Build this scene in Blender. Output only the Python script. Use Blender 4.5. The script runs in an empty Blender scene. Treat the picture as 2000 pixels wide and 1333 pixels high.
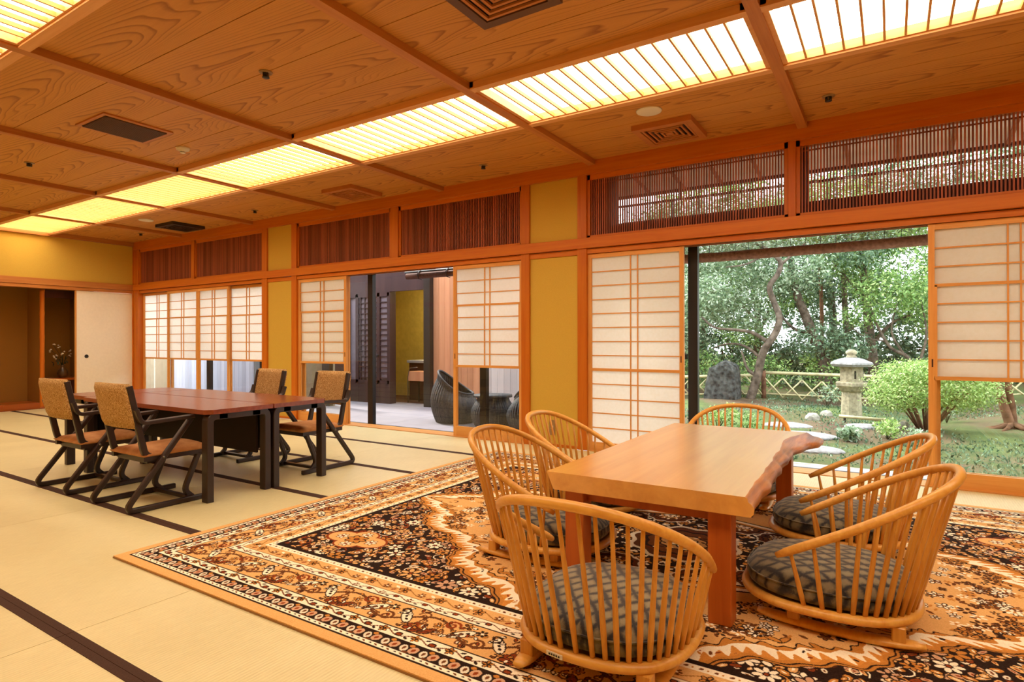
import bpy, bmesh, math, random
import numpy as np
from mathutils import Vector, Matrix, Euler
R = math.radians
random.seed(7); rng = np.random.RandomState(11)
S = bpy.context.scene
COL = S.collection
# ------------------------------------------------------------------ camera
cam_d = bpy.data.cameras.new('camera'); cam = bpy.data.objects.new('camera', cam_d); COL.objects.link(cam)
cam_d.sensor_fit = 'HORIZONTAL'; cam_d.sensor_width = 36; cam_d.lens = 36*1165.26/2000; cam_d.clip_start = .05; cam_d.clip_end = 200
yaw, pitch, roll = R(-32.4618), R(.0791), R(-.0911)
fw = Vector((math.sin(yaw)*math.cos(pitch), math.cos(yaw)*math.cos(pitch), math.sin(pitch)))
rt = Vector((math.cos(yaw), -math.sin(yaw), 0)); up = rt.cross(fw)
rt, up = math.cos(roll)*rt+math.sin(roll)*up, -math.sin(roll)*rt+math.cos(roll)*up
cam.matrix_world = Matrix(((rt.x, up.x, -fw.x, 0), (rt.y, up.y, -fw.y, 0), (rt.z, up.z, -fw.z, 1.1), (0, 0, 0, 1)))
S.camera = cam
# ------------------------------------------------------------------ world, sun, exposure
SKY_STRENGTH = 4.8; LAMP = 8.2; LAMP_COL = (1.0, .86, .66)
w = bpy.data.worlds.new('sky'); S.world = w; w.use_nodes = True
wn = w.node_tree.nodes; bg = wn['Background']; bg.inputs[0].default_value = (.90, .96, 1.0, 1); bg.inputs[1].default_value = SKY_STRENGTH
sun_d = bpy.data.lights.new('sun', 'SUN'); sun_d.energy = 6.0; sun_d.angle = R(8); sun_d.color = (1, .96, .88)
sun = bpy.data.objects.new('sun', sun_d); COL.objects.link(sun); sun.rotation_euler = Vector((-.7, .15, .7)).to_track_quat('Z', 'Y').to_euler(); sun.location = (0, 12, 9)
S.view_settings.view_transform = 'Standard'; S.view_settings.look = 'None'; S.view_settings.gamma = 1; S.view_settings.exposure = 0.1
S.view_settings.use_curve_mapping = False
try:
    c = S.cycles; c.max_bounces = 7; c.diffuse_bounces = 4; c.glossy_bounces = 3; c.transmission_bounces = 4; c.transparent_max_bounces = 10
    c.caustics_reflective = False; c.caustics_refractive = False; c.sample_clamp_indirect = 6; c.use_denoising = True
except Exception: pass

# ------------------------------------------------------------------ node helpers
def lin(c):
    return tuple(((x/255)/12.92 if x/255 <= .04045 else ((x/255+.055)/1.055)**2.4) for x in c)
def newmat(name):
    m = bpy.data.materials.new(name); m.use_nodes = True; nt = m.node_tree
    b = nt.nodes['Principled BSDF']; return m, nt, b
def N(nt, t, **k):
    n = nt.nodes.new(t)
    for a, v in k.items(): setattr(n, a, v)
    return n
def L(nt, a, b): nt.links.new(a, b)
def ramp(nt, fac, stops, interp='LINEAR'):
    r = N(nt, 'ShaderNodeValToRGB'); r.color_ramp.interpolation = interp
    e = r.color_ramp.elements
    while len(e) < len(stops): e.new(.5)
    for i, (p, c) in enumerate(stops): e[i].position = p; e[i].color = (*c, 1) if len(c) == 3 else c
    if fac is not None: L(nt, fac, r.inputs[0])
    return r
def math_n(nt, op, a, b=None, c=None):
    n = N(nt, 'ShaderNodeMath', operation=op)
    for i, v in enumerate((a, b, c)):
        if v is None: continue
        if isinstance(v, (int, float)): n.inputs[i].default_value = v
        else: L(nt, v, n.inputs[i])
    return n.outputs[0]
def coords(nt, scale=(1, 1, 1), rnd=True):
    tc = N(nt, 'ShaderNodeTexCoord'); mp = N(nt, 'ShaderNodeMapping'); L(nt, tc.outputs['Object'], mp.inputs[0]); mp.inputs['Scale'].default_value = scale
    if rnd:
        oi = N(nt, 'ShaderNodeObjectInfo'); cb = N(nt, 'ShaderNodeCombineXYZ')
        for i, k in enumerate((37., 53., 19.)): L(nt, math_n(nt, 'MULTIPLY', oi.outputs['Random'], k), cb.inputs[i])
        L(nt, cb.outputs[0], mp.inputs['Location'])
    return mp.outputs[0]
def noise(nt, vec, scale, detail=3, rough=.5, dist=0):
    n = N(nt, 'ShaderNodeTexNoise'); n.inputs['Scale'].default_value = scale; n.inputs['Detail'].default_value = detail
    n.inputs['Roughness'].default_value = rough; n.inputs['Distortion'].default_value = dist; L(nt, vec, n.inputs['Vector']); return n.outputs[0]
def bump(nt, b, h, strength=.2, dist=.002):
    n = N(nt, 'ShaderNodeBump'); n.inputs['Strength'].default_value = strength; n.inputs['Distance'].default_value = dist
    L(nt, h, n.inputs['Height']); L(nt, n.outputs[0], b.inputs['Normal'])
def wood(name, base, dark, axis='x', fine=60., rough=.42, spec=.35, contrast=(.3, .75), var=.12):
    m, nt, b = newmat(name)
    sc = {'x': (.05, 1, 1), 'y': (1, .05, 1), 'z': (1, 1, .05)}[axis]
    v = coords(nt, sc); a = noise(nt, v, fine, 4, .6, .4); a2 = noise(nt, v, fine*.17, 3, .5, 1.5)
    f = math_n(nt, 'ADD', math_n(nt, 'MULTIPLY', a, .5), math_n(nt, 'MULTIPLY', a2, .5))
    r = ramp(nt, f, [(contrast[0], lin(dark)), (contrast[1], lin(base))]); hs = N(nt, 'ShaderNodeHueSaturation'); oi = N(nt, 'ShaderNodeObjectInfo'); L(nt, math_n(nt, 'ADD', math_n(nt, 'MULTIPLY', oi.outputs['Random'], var), 1-var/2), hs.inputs['Value'])
    L(nt, r.outputs[0], hs.inputs['Color']); L(nt, hs.outputs[0], b.inputs['Base Color'])
    b.inputs['Roughness'].default_value = rough; b.inputs['Specular IOR Level'].default_value = spec
    bump(nt, b, a, .08, .001); return m
def flat(name, col, rough=.6, spec=.3, metal=0, var=.06, vs=12.):
    m, nt, b = newmat(name); v = coords(nt); a = noise(nt, v, vs, 3)
    c = lin(col); r = ramp(nt, a, [(.3, tuple(x*(1-var*2) for x in c)), (.7, tuple(min(1, x*(1+var)) for x in c))])
    L(nt, r.outputs[0], b.inputs['Base Color']); b.inputs['Roughness'].default_value = rough
    b.inputs['Specular IOR Level'].default_value = spec; b.inputs['Metallic'].default_value = metal; return m
def cathedral(name, base, dark):
    # flat-sawn boards: parabola contours around the board's centre line (local x = length, y = width)
    m, nt, b = newmat(name); tc = N(nt, 'ShaderNodeTexCoord'); sp = N(nt, 'ShaderNodeSeparateXYZ'); L(nt, tc.outputs['Object'], sp.inputs[0])
    oi = N(nt, 'ShaderNodeObjectInfo'); rd = oi.outputs['Random']
    cb = N(nt, 'ShaderNodeCombineXYZ'); L(nt, math_n(nt, 'MULTIPLY', sp.outputs[0], .55), cb.inputs[0]); L(nt, math_n(nt, 'MULTIPLY', sp.outputs[1], 3.2), cb.inputs[1]); L(nt, math_n(nt, 'MULTIPLY', rd, 40.), cb.inputs[2])
    nz = noise(nt, cb.outputs[0], 2.0, 1, .4)
    yy = math_n(nt, 'ADD', sp.outputs[1], math_n(nt, 'MULTIPLY', math_n(nt, 'SUBTRACT', nz, .5), .16))
    y2 = math_n(nt, 'MULTIPLY', math_n(nt, 'MULTIPLY', yy, yy), 70.)
    h = math_n(nt, 'ADD', math_n(nt, 'ADD', y2, math_n(nt, 'MULTIPLY', sp.outputs[0], 1.5)), math_n(nt, 'MULTIPLY', nz, 1.9))
    fr = math_n(nt, 'FRACT', math_n(nt, 'MULTIPLY', h, 2.4))
    r = ramp(nt, fr, [(0, (0, 0, 0)), (.62, (.14, .14, .14)), (.90, (.85, .85, .85)), (1, (0, 0, 0))])
    fade = ramp(nt, math_n(nt, 'ABSOLUTE', yy), [(.05, (1, 1, 1)), (.2, (.35, .35, .35))])
    fine = noise(nt, coords(nt, (.06, 1, 1)), 90, 3, .6)
    k = math_n(nt, 'ADD', math_n(nt, 'MULTIPLY', math_n(nt, 'MULTIPLY', r.outputs[0], fade.outputs[0]), .62), math_n(nt, 'MULTIPLY', fine, .26))
    cr = ramp(nt, k, [(.05, lin(base)), (.85, lin(dark))]); L(nt, cr.outputs[0], b.inputs['Base Color'])
    b.inputs['Roughness'].default_value = .55; b.inputs['Specular IOR Level'].default_value = .25; return m
M = {}
M['post'] = wood('cedar_post', (208, 122, 26), (184, 90, 10), 'z', 40)
M['beam_x'] = wood('cedar_lintel', (212, 126, 26), (188, 92, 10), 'x', 40)
M['beam_y'] = wood('ceiling_beam', (204, 136, 66), (170, 100, 42), 'y', 40, .5)
M['cbeam_x'] = wood('ceiling_trim', (204, 136, 66), (170, 100, 42), 'x', 40, .5)
M['plank'] = cathedral('ceiling_plank', (208, 146, 68), (128, 66, 20))
M['shoji_z'] = wood('shoji_stile', (232, 172, 96), (208, 138, 64), 'z', 50, .45)
M['shoji_x'] = wood('shoji_rail', (232, 172, 96), (208, 138, 64), 'x', 50, .45)
M['slat'] = wood('lamp_slat', (230, 172, 98), (214, 150, 76), 'y', 50, .5)
M['lamp_frame'] = wood('lamp_frame', (236, 180, 116), (214, 148, 84), 'x', 50, .5)
M['transom'] = wood('transom_slat', (176, 98, 66), (132, 66, 44), 'z', 30, .5)
_nt = M['transom'].node_tree; _g = N(_nt, 'ShaderNodeNewGeometry'); _hs = [n for n in _nt.nodes if n.type == 'HUE_SAT'][0]; L(_nt, math_n(_nt, 'ADD', math_n(_nt, 'MULTIPLY', _g.outputs['Random Per Island'], .7), .62), _hs.inputs['Value'])
M['transom_dark'] = wood('transom_board', (92, 42, 28), (54, 22, 14), 'z', 16, .6)
M['chair_oak'] = wood('chair_oak', (232, 174, 80), (196, 128, 44), 'z', 55, .33, .45)
M['chair_oak_x'] = wood('chair_oak_bent', (238, 184, 90), (208, 140, 52), 'x', 55, .33, .45)
M['keyaki'] = wood('table_top_wood', (240, 180, 92), (212, 144, 62), 'y', 20, .3, .7, (.28, .7))
M['keyaki_leg'] = wood('table_leg_wood', (198, 104, 34), (160, 74, 18), 'z', 34, .35)
M['bark'] = wood('live_edge', (214, 140, 76), (112, 52, 20), 'y', 30, .42, .35, (.36, .62))
M['dark_top'] = wood('dark_laminate', (146, 72, 44), (112, 50, 30), 'x', 40, .24, .5)
M['dark_frame'] = flat('dark_wood_frame', (44, 27, 20), .38, .45)
M['dark_panel'] = flat('dark_panel', (36, 22, 18), .6, .2)
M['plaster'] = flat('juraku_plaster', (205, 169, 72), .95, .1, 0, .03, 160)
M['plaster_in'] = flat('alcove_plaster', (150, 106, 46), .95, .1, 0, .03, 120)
M['fusuma'] = flat('fusuma_paper', (246, 238, 222), .85, .2, 0, .015, 30)
M['alu'] = flat('dark_aluminium', (40, 34, 32), .4, .5, .3)
M['white'] = flat('white_plastic', (225, 215, 195), .5, .4, 0, .01)
M['ventwood'] = flat('vent_frame', (190, 118, 58), .5, .3)
M['vent_dark'] = flat('vent_black', (48, 38, 30), .5, .4)
M['vent_brown'] = flat('vent_louvre', (96, 60, 36), .5, .4)
M['chrome'] = flat('sprinkler_metal', (120, 110, 100), .25, .6, .9)
M['black'] = flat('black_metal', (22, 20, 20), .4, .5)
M['deck'] = flat('terrace_paving', (138, 132, 140), .7, .2, 0, .05, 3)
M['stone'] = flat('grey_stone', (176, 172, 160), .9, .1, 0, .25, 14)
M['stone2'] = flat('lantern_stone', (168, 158, 132), .95, .1, 0, .22, 18)
M['lantern_cap'] = flat('lantern_cap_stone', (150, 148, 148), .9, .1, 0, .18, 18)
M['concrete'] = flat('pale_concrete', (206, 206, 210), .85, .15, 0, .06, 5)
M['boulder'] = flat('dark_boulder', (78, 80, 78), .95, .1, 0, .4, 12)
M['bark_tree'] = flat('tree_bark', (104, 92, 82), .95, .1, 0, .35, 9)
M['bark_red'] = flat('tree_bark_brown', (118, 84, 66), .95, .1, 0, .3, 9)
M['bamboo'] = flat('pale_bamboo', (206, 194, 150), .5, .3, 0, .14, 9)
M['cedar_wall'] = wood('cedar_cladding', (206, 152, 118), (180, 120, 88), 'z', 18, .7, .15, (.3, .75), .5)
M['grey_wall'] = wood('grey_cladding', (196, 200, 214), (168, 172, 190), 'z', 22, .8, .1, (.3, .75), .3)
M['purple_wood'] = wood('dark_lattice', (78, 54, 54), (52, 34, 38), 'z', 20, .6, .2)
M['wicker'] = flat('grey_wicker', (66, 64, 68), .6, .3, 0, .3, 60)
M['reed'] = flat('reed_blind', (150, 110, 92), .7, .2, 0, .2, 30)
M['rolled_blind'] = flat('rolled_blind', (104, 64, 52), .7, .2, 0, .2, 40)
M['soffit'] = wood('eave_soffit', (226, 196, 182), (206, 172, 156), 'y', 16, .8, .1)
M['toko'] = wood('alcove_floor', (196, 104, 36), (160, 78, 22), 'y', 20, .3, .4)
M['border'] = flat('tatami_border', (74, 50, 38), .8, .15, 0, .1, 200)
M['gold_plaster'] = flat('bath_wall', (206, 182, 96), .8, .1)
M['vase'] = flat('ceramic_vase', (96, 66, 34), .35, .5, 0, .4, 12)
M['leaf_dark'] = flat('flower_leaf', (52, 60, 34), .6, .2)
M['petal'] = flat('white_petal', (236, 220, 190), .7, .2)

def paper_mat():
    m, nt, b = newmat('shoji_paper'); nt.nodes.remove(b); out = nt.nodes['Material Output']
    d = N(nt, 'ShaderNodeBsdfDiffuse'); t = N(nt, 'ShaderNodeBsdfTranslucent'); mx = N(nt, 'ShaderNodeMixShader')
    v = coords(nt); a = noise(nt, v, 40, 4); r = ramp(nt, a, [(.3, lin((250, 247, 240))), (.7, lin((254, 252, 248)))])
    L(nt, r.outputs[0], d.inputs[0]); L(nt, r.outputs[0], t.inputs[0]); mx.inputs[0].default_value = .60
    L(nt, d.outputs[0], mx.inputs[1]); L(nt, t.outputs[0], mx.inputs[2]); L(nt, mx.outputs[0], out.inputs[0]); return m
M['paper'] = paper_mat()
for mm in (M['keyaki'],): mm.node_tree.nodes['Principled BSDF'].inputs['Coat Weight'].default_value = 1.0; mm.node_tree.nodes['Principled BSDF'].inputs['Coat Roughness'].default_value = .24
def glass_mat():
    m, nt, b = newmat('window_glass'); nt.nodes.remove(b); out = nt.nodes['Material Output']
    t = N(nt, 'ShaderNodeBsdfTransparent'); t.inputs[0].default_value = (.975, .985, .98, 1); g = N(nt, 'ShaderNodeBsdfGlossy'); g.inputs['Roughness'].default_value = .02
    lw = N(nt, 'ShaderNodeLayerWeight'); lw.inputs[0].default_value = .5; mx = N(nt, 'ShaderNodeMixShader')
    fr = math_n(nt, 'ADD', math_n(nt, 'MULTIPLY', math_n(nt, 'POWER', lw.outputs['Facing'], 5.), .9), .025)
    L(nt, fr, mx.inputs[0]); L(nt, t.outputs[0], mx.inputs[1]); L(nt, g.outputs[0], mx.inputs[2]); L(nt, mx.outputs[0], out.inputs[0]); return m
M['glass'] = glass_mat()
def emit(name, col, st):
    m, nt, b = newmat(name); nt.nodes.remove(b); e = N(nt, 'ShaderNodeEmission'); e.inputs[0].default_value = (*col, 1); e.inputs[1].default_value = st
    L(nt, e.outputs[0], nt.nodes['Material Output'].inputs[0]); return m
M['diffuser'] = emit('lamp_diffuser', LAMP_COL, LAMP)
M['bathlamp'] = emit('bath_lamp', (1, .85, .5), 160)
def tatami_mat():
    m, nt, b = newmat('tatami_straw'); tc = N(nt, 'ShaderNodeTexCoord'); sp = N(nt, 'ShaderNodeSeparateXYZ'); L(nt, tc.outputs['Object'], sp.inputs[0])
    wv = math_n(nt, 'SINE', math_n(nt, 'MULTIPLY', sp.outputs[0], 2*math.pi/.0155))       # ribs across the mat
    v = coords(nt, (8, .6, 1)); a = noise(nt, v, 26, 4, .6); big = noise(nt, coords(nt), 1.6, 2)
    f = math_n(nt, 'ADD', math_n(nt, 'ADD', math_n(nt, 'MULTIPLY', a, .55), math_n(nt, 'MULTIPLY', wv, .06)), math_n(nt, 'MULTIPLY', big, .35))
    r = ramp(nt, f, [(.25, lin((208, 192, 138))), (.7, lin((234, 221, 170)))]); L(nt, r.outputs[0], b.inputs['Base Color'])
    b.inputs['Roughness'].default_value = .42; b.inputs['Specular IOR Level'].default_value = .5; bump(nt, b, wv, .12, .002); return m
M['tatami'] = tatami_mat()
def tweed():
    m, nt, b = newmat('tweed_fabric'); v = coords(nt, (1, 1, 2.4)); a = noise(nt, v, 130, 4, .9); v2 = coords(nt, (3, 1, 1)); a2 = noise(nt, v2, 85, 3, .9)
    f = math_n(nt, 'ADD', math_n(nt, 'MULTIPLY', a, .5), math_n(nt, 'MULTIPLY', a2, .5))
    r = ramp(nt, f, [(.42, lin((104, 66, 28))), (.5, lin((182, 138, 82))), (.58, lin((228, 194, 140)))]); L(nt, r.outputs[0], b.inputs['Base Color'])
    b.inputs['Roughness'].default_value = .95; b.inputs['Specular IOR Level'].default_value = .1; bump(nt, b, f, .4, .002); return m
M['tweed'] = tweed()
def suede():
    m, nt, b = newmat('seat_fabric'); v = coords(nt); a = noise(nt, v, 14, 4, .6)
    r = ramp(nt, a, [(.3, lin((168, 106, 54))), (.7, lin((196, 138, 82)))]); L(nt, r.outputs[0], b.inputs['Base Color']); b.inputs['Roughness'].default_value = .85; return m
M['suede'] = suede()
def cushion_mat():
    m, nt, b = newmat('net_pattern_fabric'); tc = N(nt, 'ShaderNodeTexCoord'); sp = N(nt, 'ShaderNodeSeparateXYZ'); L(nt, tc.outputs['Object'], sp.inputs[0])
    wob = noise(nt, tc.outputs['Object'], 9, 2); wob = math_n(nt, 'MULTIPLY', math_n(nt, 'SUBTRACT', wob, .5), 2.2)
    zx = math_n(nt, 'MULTIPLY', sp.outputs[2], 12.)
    u = math_n(nt, 'ADD', math_n(nt, 'ADD', math_n(nt, 'MULTIPLY', sp.outputs[0], 48.), math_n(nt, 'MULTIPLY', sp.outputs[1], 34.)), math_n(nt, 'ADD', wob, zx))
    v_ = math_n(nt, 'ADD', math_n(nt, 'SUBTRACT', math_n(nt, 'MULTIPLY', sp.outputs[0], 48.), math_n(nt, 'MULTIPLY', sp.outputs[1], 34.)), math_n(nt, 'SUBTRACT', wob, zx))
    a = math_n(nt, 'MINIMUM', math_n(nt, 'ABSOLUTE', math_n(nt, 'SINE', u)), math_n(nt, 'ABSOLUTE', math_n(nt, 'SINE', v_)))
    fine = noise(nt, tc.outputs['Object'], 130, 3, .8); a = math_n(nt, 'ADD', a, math_n(nt, 'MULTIPLY', math_n(nt, 'SUBTRACT', fine, .5), .7))
    r = ramp(nt, a, [(.16, lin((26, 20, 18))), (.32, lin((58, 48, 38))), (.5, lin((98, 86, 60))), (.85, lin((128, 114, 82)))]); L(nt, r.outputs[0], b.inputs['Base Color'])
    b.inputs['Roughness'].default_value = .85; b.inputs['Sheen Weight'].default_value = .3; return m
M['cushion'] = cushion_mat()
def leaf_mat(name, c1, c2, c3):
    m, nt, b = newmat(name); g = N(nt, 'ShaderNodeNewGeometry'); r = ramp(nt, g.outputs['Random Per Island'], [(0, lin(c1)), (.55, lin(c2)), (1, lin(c3))])
    out = nt.nodes['Material Output']; t = N(nt, 'ShaderNodeBsdfTranslucent'); mx = N(nt, 'ShaderNodeMixShader'); mx.inputs[0].default_value = .3
    L(nt, r.outputs[0], b.inputs['Base Color']); L(nt, r.outputs[0], t.inputs[0]); b.inputs['Roughness'].default_value = .45
    L(nt, b.outputs[0], mx.inputs[1]); L(nt, t.outputs[0], mx.inputs[2]); L(nt, mx.outputs[0], out.inputs[0]); return m
M['sunlit_board'] = wood('sunlit_cladding', (226, 218, 218), (206, 194, 194), 'z', 18, .7, .15, (.3, .75), .2)  # terrace cladding again, with the sunlight on it put into the colour
M['beige'] = flat('beige_render', (158, 144, 120), .9, .1)
M['frost'] = flat('frosted_pane', (128, 118, 132), .6)
M['brass'] = flat('brushed_plate', (150, 118, 76), .4, .4)
M['leaf_a'] = leaf_mat('leaves_grey_green', (88, 114, 84), (144, 170, 130), (214, 226, 204))
M['leaf_b'] = leaf_mat('leaves_green', (70, 106, 54), (122, 162, 82), (190, 214, 138))
M['leaf_c'] = leaf_mat('leaves_bright', (98, 134, 58), (150, 184, 92), (206, 224, 150))
M['leaf_d'] = leaf_mat('leaves_deep', (52, 78, 56), (98, 130, 96), (164, 190, 158))
def ground_mat():
    m, nt, b = newmat('moss_ground'); tc = N(nt, 'ShaderNodeTexCoord'); v = tc.outputs['Object']
    a = noise(nt, v, .55, 4, .6); f = noise(nt, v, 26, 5, .75)
    k = math_n(nt, 'ADD', math_n(nt, 'MULTIPLY', a, .8), math_n(nt, 'MULTIPLY', f, .25))
    r = ramp(nt, k, [(.38, lin((88, 70, 58))), (.48, lin((108, 94, 74))), (.55, lin((84, 96, 60))), (.72, lin((122, 138, 84)))]); L(nt, r.outputs[0], b.inputs['Base Color'])
    b.inputs['Roughness'].default_value = 1; b.inputs['Specular IOR Level'].default_value = .1; bump(nt, b, f, .7, .03); return m
M['ground'] = ground_mat()

# ------------------------------------------------------------------ mesh helpers
def setp(o, label=None, cat=None, group=None, kind=None):
    if label: o['label'] = label
    if cat: o['category'] = cat
    if group: o['group'] = group
    if kind: o['kind'] = kind
    return o
def empty(name, loc=(0, 0, 0), rz=0, **k):
    o = bpy.data.objects.new(name, None); COL.objects.link(o); o.location = loc; o.rotation_euler = (0, 0, rz); o.empty_display_size = .1
    return setp(o, **k)
class MB:
    def __init__(s): s.v = []; s.f = []; s.sm = []
    def add(s, vs, fs, smooth=False):
        b = len(s.v); s.v += [tuple(q) for q in vs]; s.f += [tuple(i+b for i in f) for f in fs]; s.sm += [smooth]*len(fs); return s
    def box(s, x0, x1, y0, y1, z0, z1, bev=0):
        if bev and min(x1-x0, y1-y0, z1-z0) > 2.2*bev:
            bm = bmesh.new(); bmesh.ops.create_cube(bm, size=1)
            bmesh.ops.scale(bm, vec=(x1-x0, y1-y0, z1-z0), verts=bm.verts); bmesh.ops.translate(bm, vec=((x0+x1)/2, (y0+y1)/2, (z0+z1)/2), verts=bm.verts)
            bmesh.ops.bevel(bm, geom=bm.edges, offset=bev, segments=1, affect='EDGES')
            bm.verts.index_update(); s.add([v.co[:] for v in bm.verts], [[v.index for v in f.verts] for f in bm.faces]); bm.free(); return s
        v = [(x0, y0, z0), (x1, y0, z0), (x1, y1, z0), (x0, y1, z0), (x0, y0, z1), (x1, y0, z1), (x1, y1, z1), (x0, y1, z1)]
        return s.add(v, [(3, 2, 1, 0), (4, 5, 6, 7), (0, 1, 5, 4), (1, 2, 6, 5), (2, 3, 7, 6), (3, 0, 4, 7)])
    def tube(s, pts, rad, seg=8, cap=True, flat=1.0, closed=False):
        pts = [Vector(p) for p in pts]; n = len(pts); vs = []; fs = []
        rad = [rad]*n if isinstance(rad, (int, float)) else rad
        prev = None
        for i, p in enumerate(pts):
            if closed: t = (pts[(i+1) % n]-pts[i-1]).normalized()
            else: t = (pts[min(i+1, n-1)]-pts[max(i-1, 0)]).normalized()
            ref = Vector((0, 0, 1)) if abs(t.z) < .95 else Vector((1, 0, 0))
            if prev is None: a = t.cross(ref).normalized()
            else: a = (prev-t*prev.dot(t)).normalized()
            if closed: a = t.cross(ref).normalized()
            prev = a; b = t.cross(a).normalized()
            for k in range(seg):
                th = 2*math.pi*k/seg; vs.append(p+(a*math.cos(th)+b*math.sin(th)*flat)*rad[i])
        m = n if closed else n-1
        for i in range(m):
            for k in range(seg):
                j = (i+1) % n; fs.append((i*seg+k, i*seg+(k+1) % seg, j*seg+(k+1) % seg, j*seg+k))
        if cap and not closed: fs += [tuple(range(seg-1, -1, -1)), tuple((n-1)*seg+k for k in range(seg))]
        return s.add(vs, fs, True)
    def sweep(s, pts, w, h, x0=0, ch=.16):
        # rectangular bar of width w (x) and depth h along a path of (y, z) points, centred on x0
        n = len(pts); vs = []; fs = []
        P = [Vector((0, a, b)) for a, b in pts]
        for i, p in enumerate(P):
            t = (P[min(i+1, n-1)]-P[max(i-1, 0)]).normalized(); nn = Vector((0, -t.z, t.y))
            c = min(w, h)*ch
            for dx, dn in ((-w/2+c, -h/2), (w/2-c, -h/2), (w/2, -h/2+c), (w/2, h/2-c), (w/2-c, h/2), (-w/2+c, h/2), (-w/2, h/2-c), (-w/2, -h/2+c)):
                vs.append((x0+dx, p.y+nn.y*dn, p.z+nn.z*dn))
        for i in range(n-1):
            for k in range(8): fs.append((i*8+k, i*8+(k+1) % 8, (i+1)*8+(k+1) % 8, (i+1)*8+k))
        fs += [tuple(range(7, -1, -1)), tuple((n-1)*8+k for k in range(8))]
        return s.add(vs, fs)
    def lathe(s, prof, c=(0, 0, 0), seg=24, closed_top=True):
        vs = []; fs = []; n = len(prof)
        for r, z in prof:
            for k in range(seg):
                th = 2*math.pi*k/seg; vs.append((c[0]+r*math.cos(th), c[1]+r*math.sin(th), c[2]+z))
        for i in range(n-1):
            for k in range(seg): fs.append((i*seg+k, i*seg+(k+1) % seg, (i+1)*seg+(k+1) % seg, (i+1)*seg+k))
        fs += [tuple(range(seg-1, -1, -1)), tuple((n-1)*seg+k for k in range(seg))]
        return s.add(vs, fs, seg > 10)
    def build(s, name, mat, parent=None, origin=None, kind=None, **k):
        loc = Vector(origin) if origin is not None else Vector((0, 0, 0)); me = bpy.data.meshes.new(name)
        me.from_pydata([tuple(Vector(q)-loc) for q in s.v] if origin is not None else s.v, [], s.f)
        me.polygons.foreach_set('use_smooth', s.sm); me.update()
        if mat: me.materials.append(M[mat] if isinstance(mat, str) else mat)
        o = bpy.data.objects.new(name, me); COL.objects.link(o); o.location = loc
        if parent: o.parent = parent
        return setp(o, kind=kind, **k)
def box(name, mat, x0, x1, y0, y1, z0, z1, parent=None, bev=0, origin='c', **k):
    org = ((x0+x1)/2, (y0+y1)/2, (z0+z1)/2) if origin == 'c' else None
    o = MB().box(x0, x1, y0, y1, z0, z1, bev).build(name, mat, None, org, **k)
    if parent is not None:
        o.parent = parent; o.location = Vector(o.location)-Vector(parent.location) if parent.rotation_euler.z == 0 else o.location
    return o
def inst(src, loc, parent=None, rz=None, name=None):
    o = src.copy(); COL.objects.link(o); o.location = loc; o.parent = parent
    if rz is not None: o.rotation_euler = (0, 0, rz)
    return o
CH = {}
def copy_tree(o, parent=None):
    c = o.copy(); COL.objects.link(c); c.parent = parent
    for ch in list(o.children): copy_tree(ch, c)
    return c
def fillet(pts, r, n=5):
    out = [pts[0]]
    for i in range(1, len(pts)-1):
        p0, p, p1 = [Vector(q) for q in (pts[i-1], pts[i], pts[i+1])]
        a = p+(p0-p).normalized()*min(r, (p0-p).length*.45); b = p+(p1-p).normalized()*min(r, (p1-p).length*.45)
        for k in range(n+1):
            t = k/n; q = a*(1-t)**2+p*2*t*(1-t)+b*t*t; out.append(tuple(q))
    out.append(pts[-1]); return out
#--PART2--

# ------------------------------------------------------------------ room shell
XL, XR, YB, W = -11.69, 3.2, -.63, 5.5
ZB, ZP = 2.87, 2.92
floor = empty('floor', kind='structure')
box('subfloor', 'border', XL-.9, XR, YB, W+.02, -.12, -.012, floor)
# tatami mats with cloth borders
ys = [YB, .07, .99, 1.925, 2.85, 3.775, 4.70, W-.02]; xs = [-11.92, -10.06, -8.20, -6.34, -4.48, -2.62, -.76, 1.10, XR]
cache = {}
for j in range(len(ys)-1):
    for i in range(len(xs)-1):
        x0, x1, y0, y1 = xs[i]+.0015, xs[i+1]-.0015, ys[j]+.0008, ys[j+1]-.0008
        key = (round(x1-x0, 3), round(y1-y0, 3), j in (0,), j == len(ys)-2)
        if key not in cache:
            a, b_ = (x1-x0)/2, (y1-y0)/2
            b0 = .0 if j == 0 else .031; b1 = .0 if j == len(ys)-2 else .031
            m = MB().box(-a, a, -b_+b0*0, b_, -.012, 0); to = m.build('tatami_mat', 'tatami'); me = to.data; bpy.data.objects.remove(to)
            bm_ = MB()
            if b0: bm_.box(-a, a, -b_, -b_+b0, -.002, .0022)
            if b1: bm_.box(-a, a, b_-b1, b_, -.002, .0022)
            bo = bm_.build('border', 'border'); bme = bo.data; bpy.data.objects.remove(bo); cache[key] = (me, bme)
        me, bme = cache[key]
        o = bpy.data.objects.new('tatami_mat', me); COL.objects.link(o); o.parent = floor; o.location = ((x0+x1)/2, (y0+y1)/2, 0)
        b = bpy.data.objects.new('border', bme); COL.objects.link(b); b.parent = o
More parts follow.
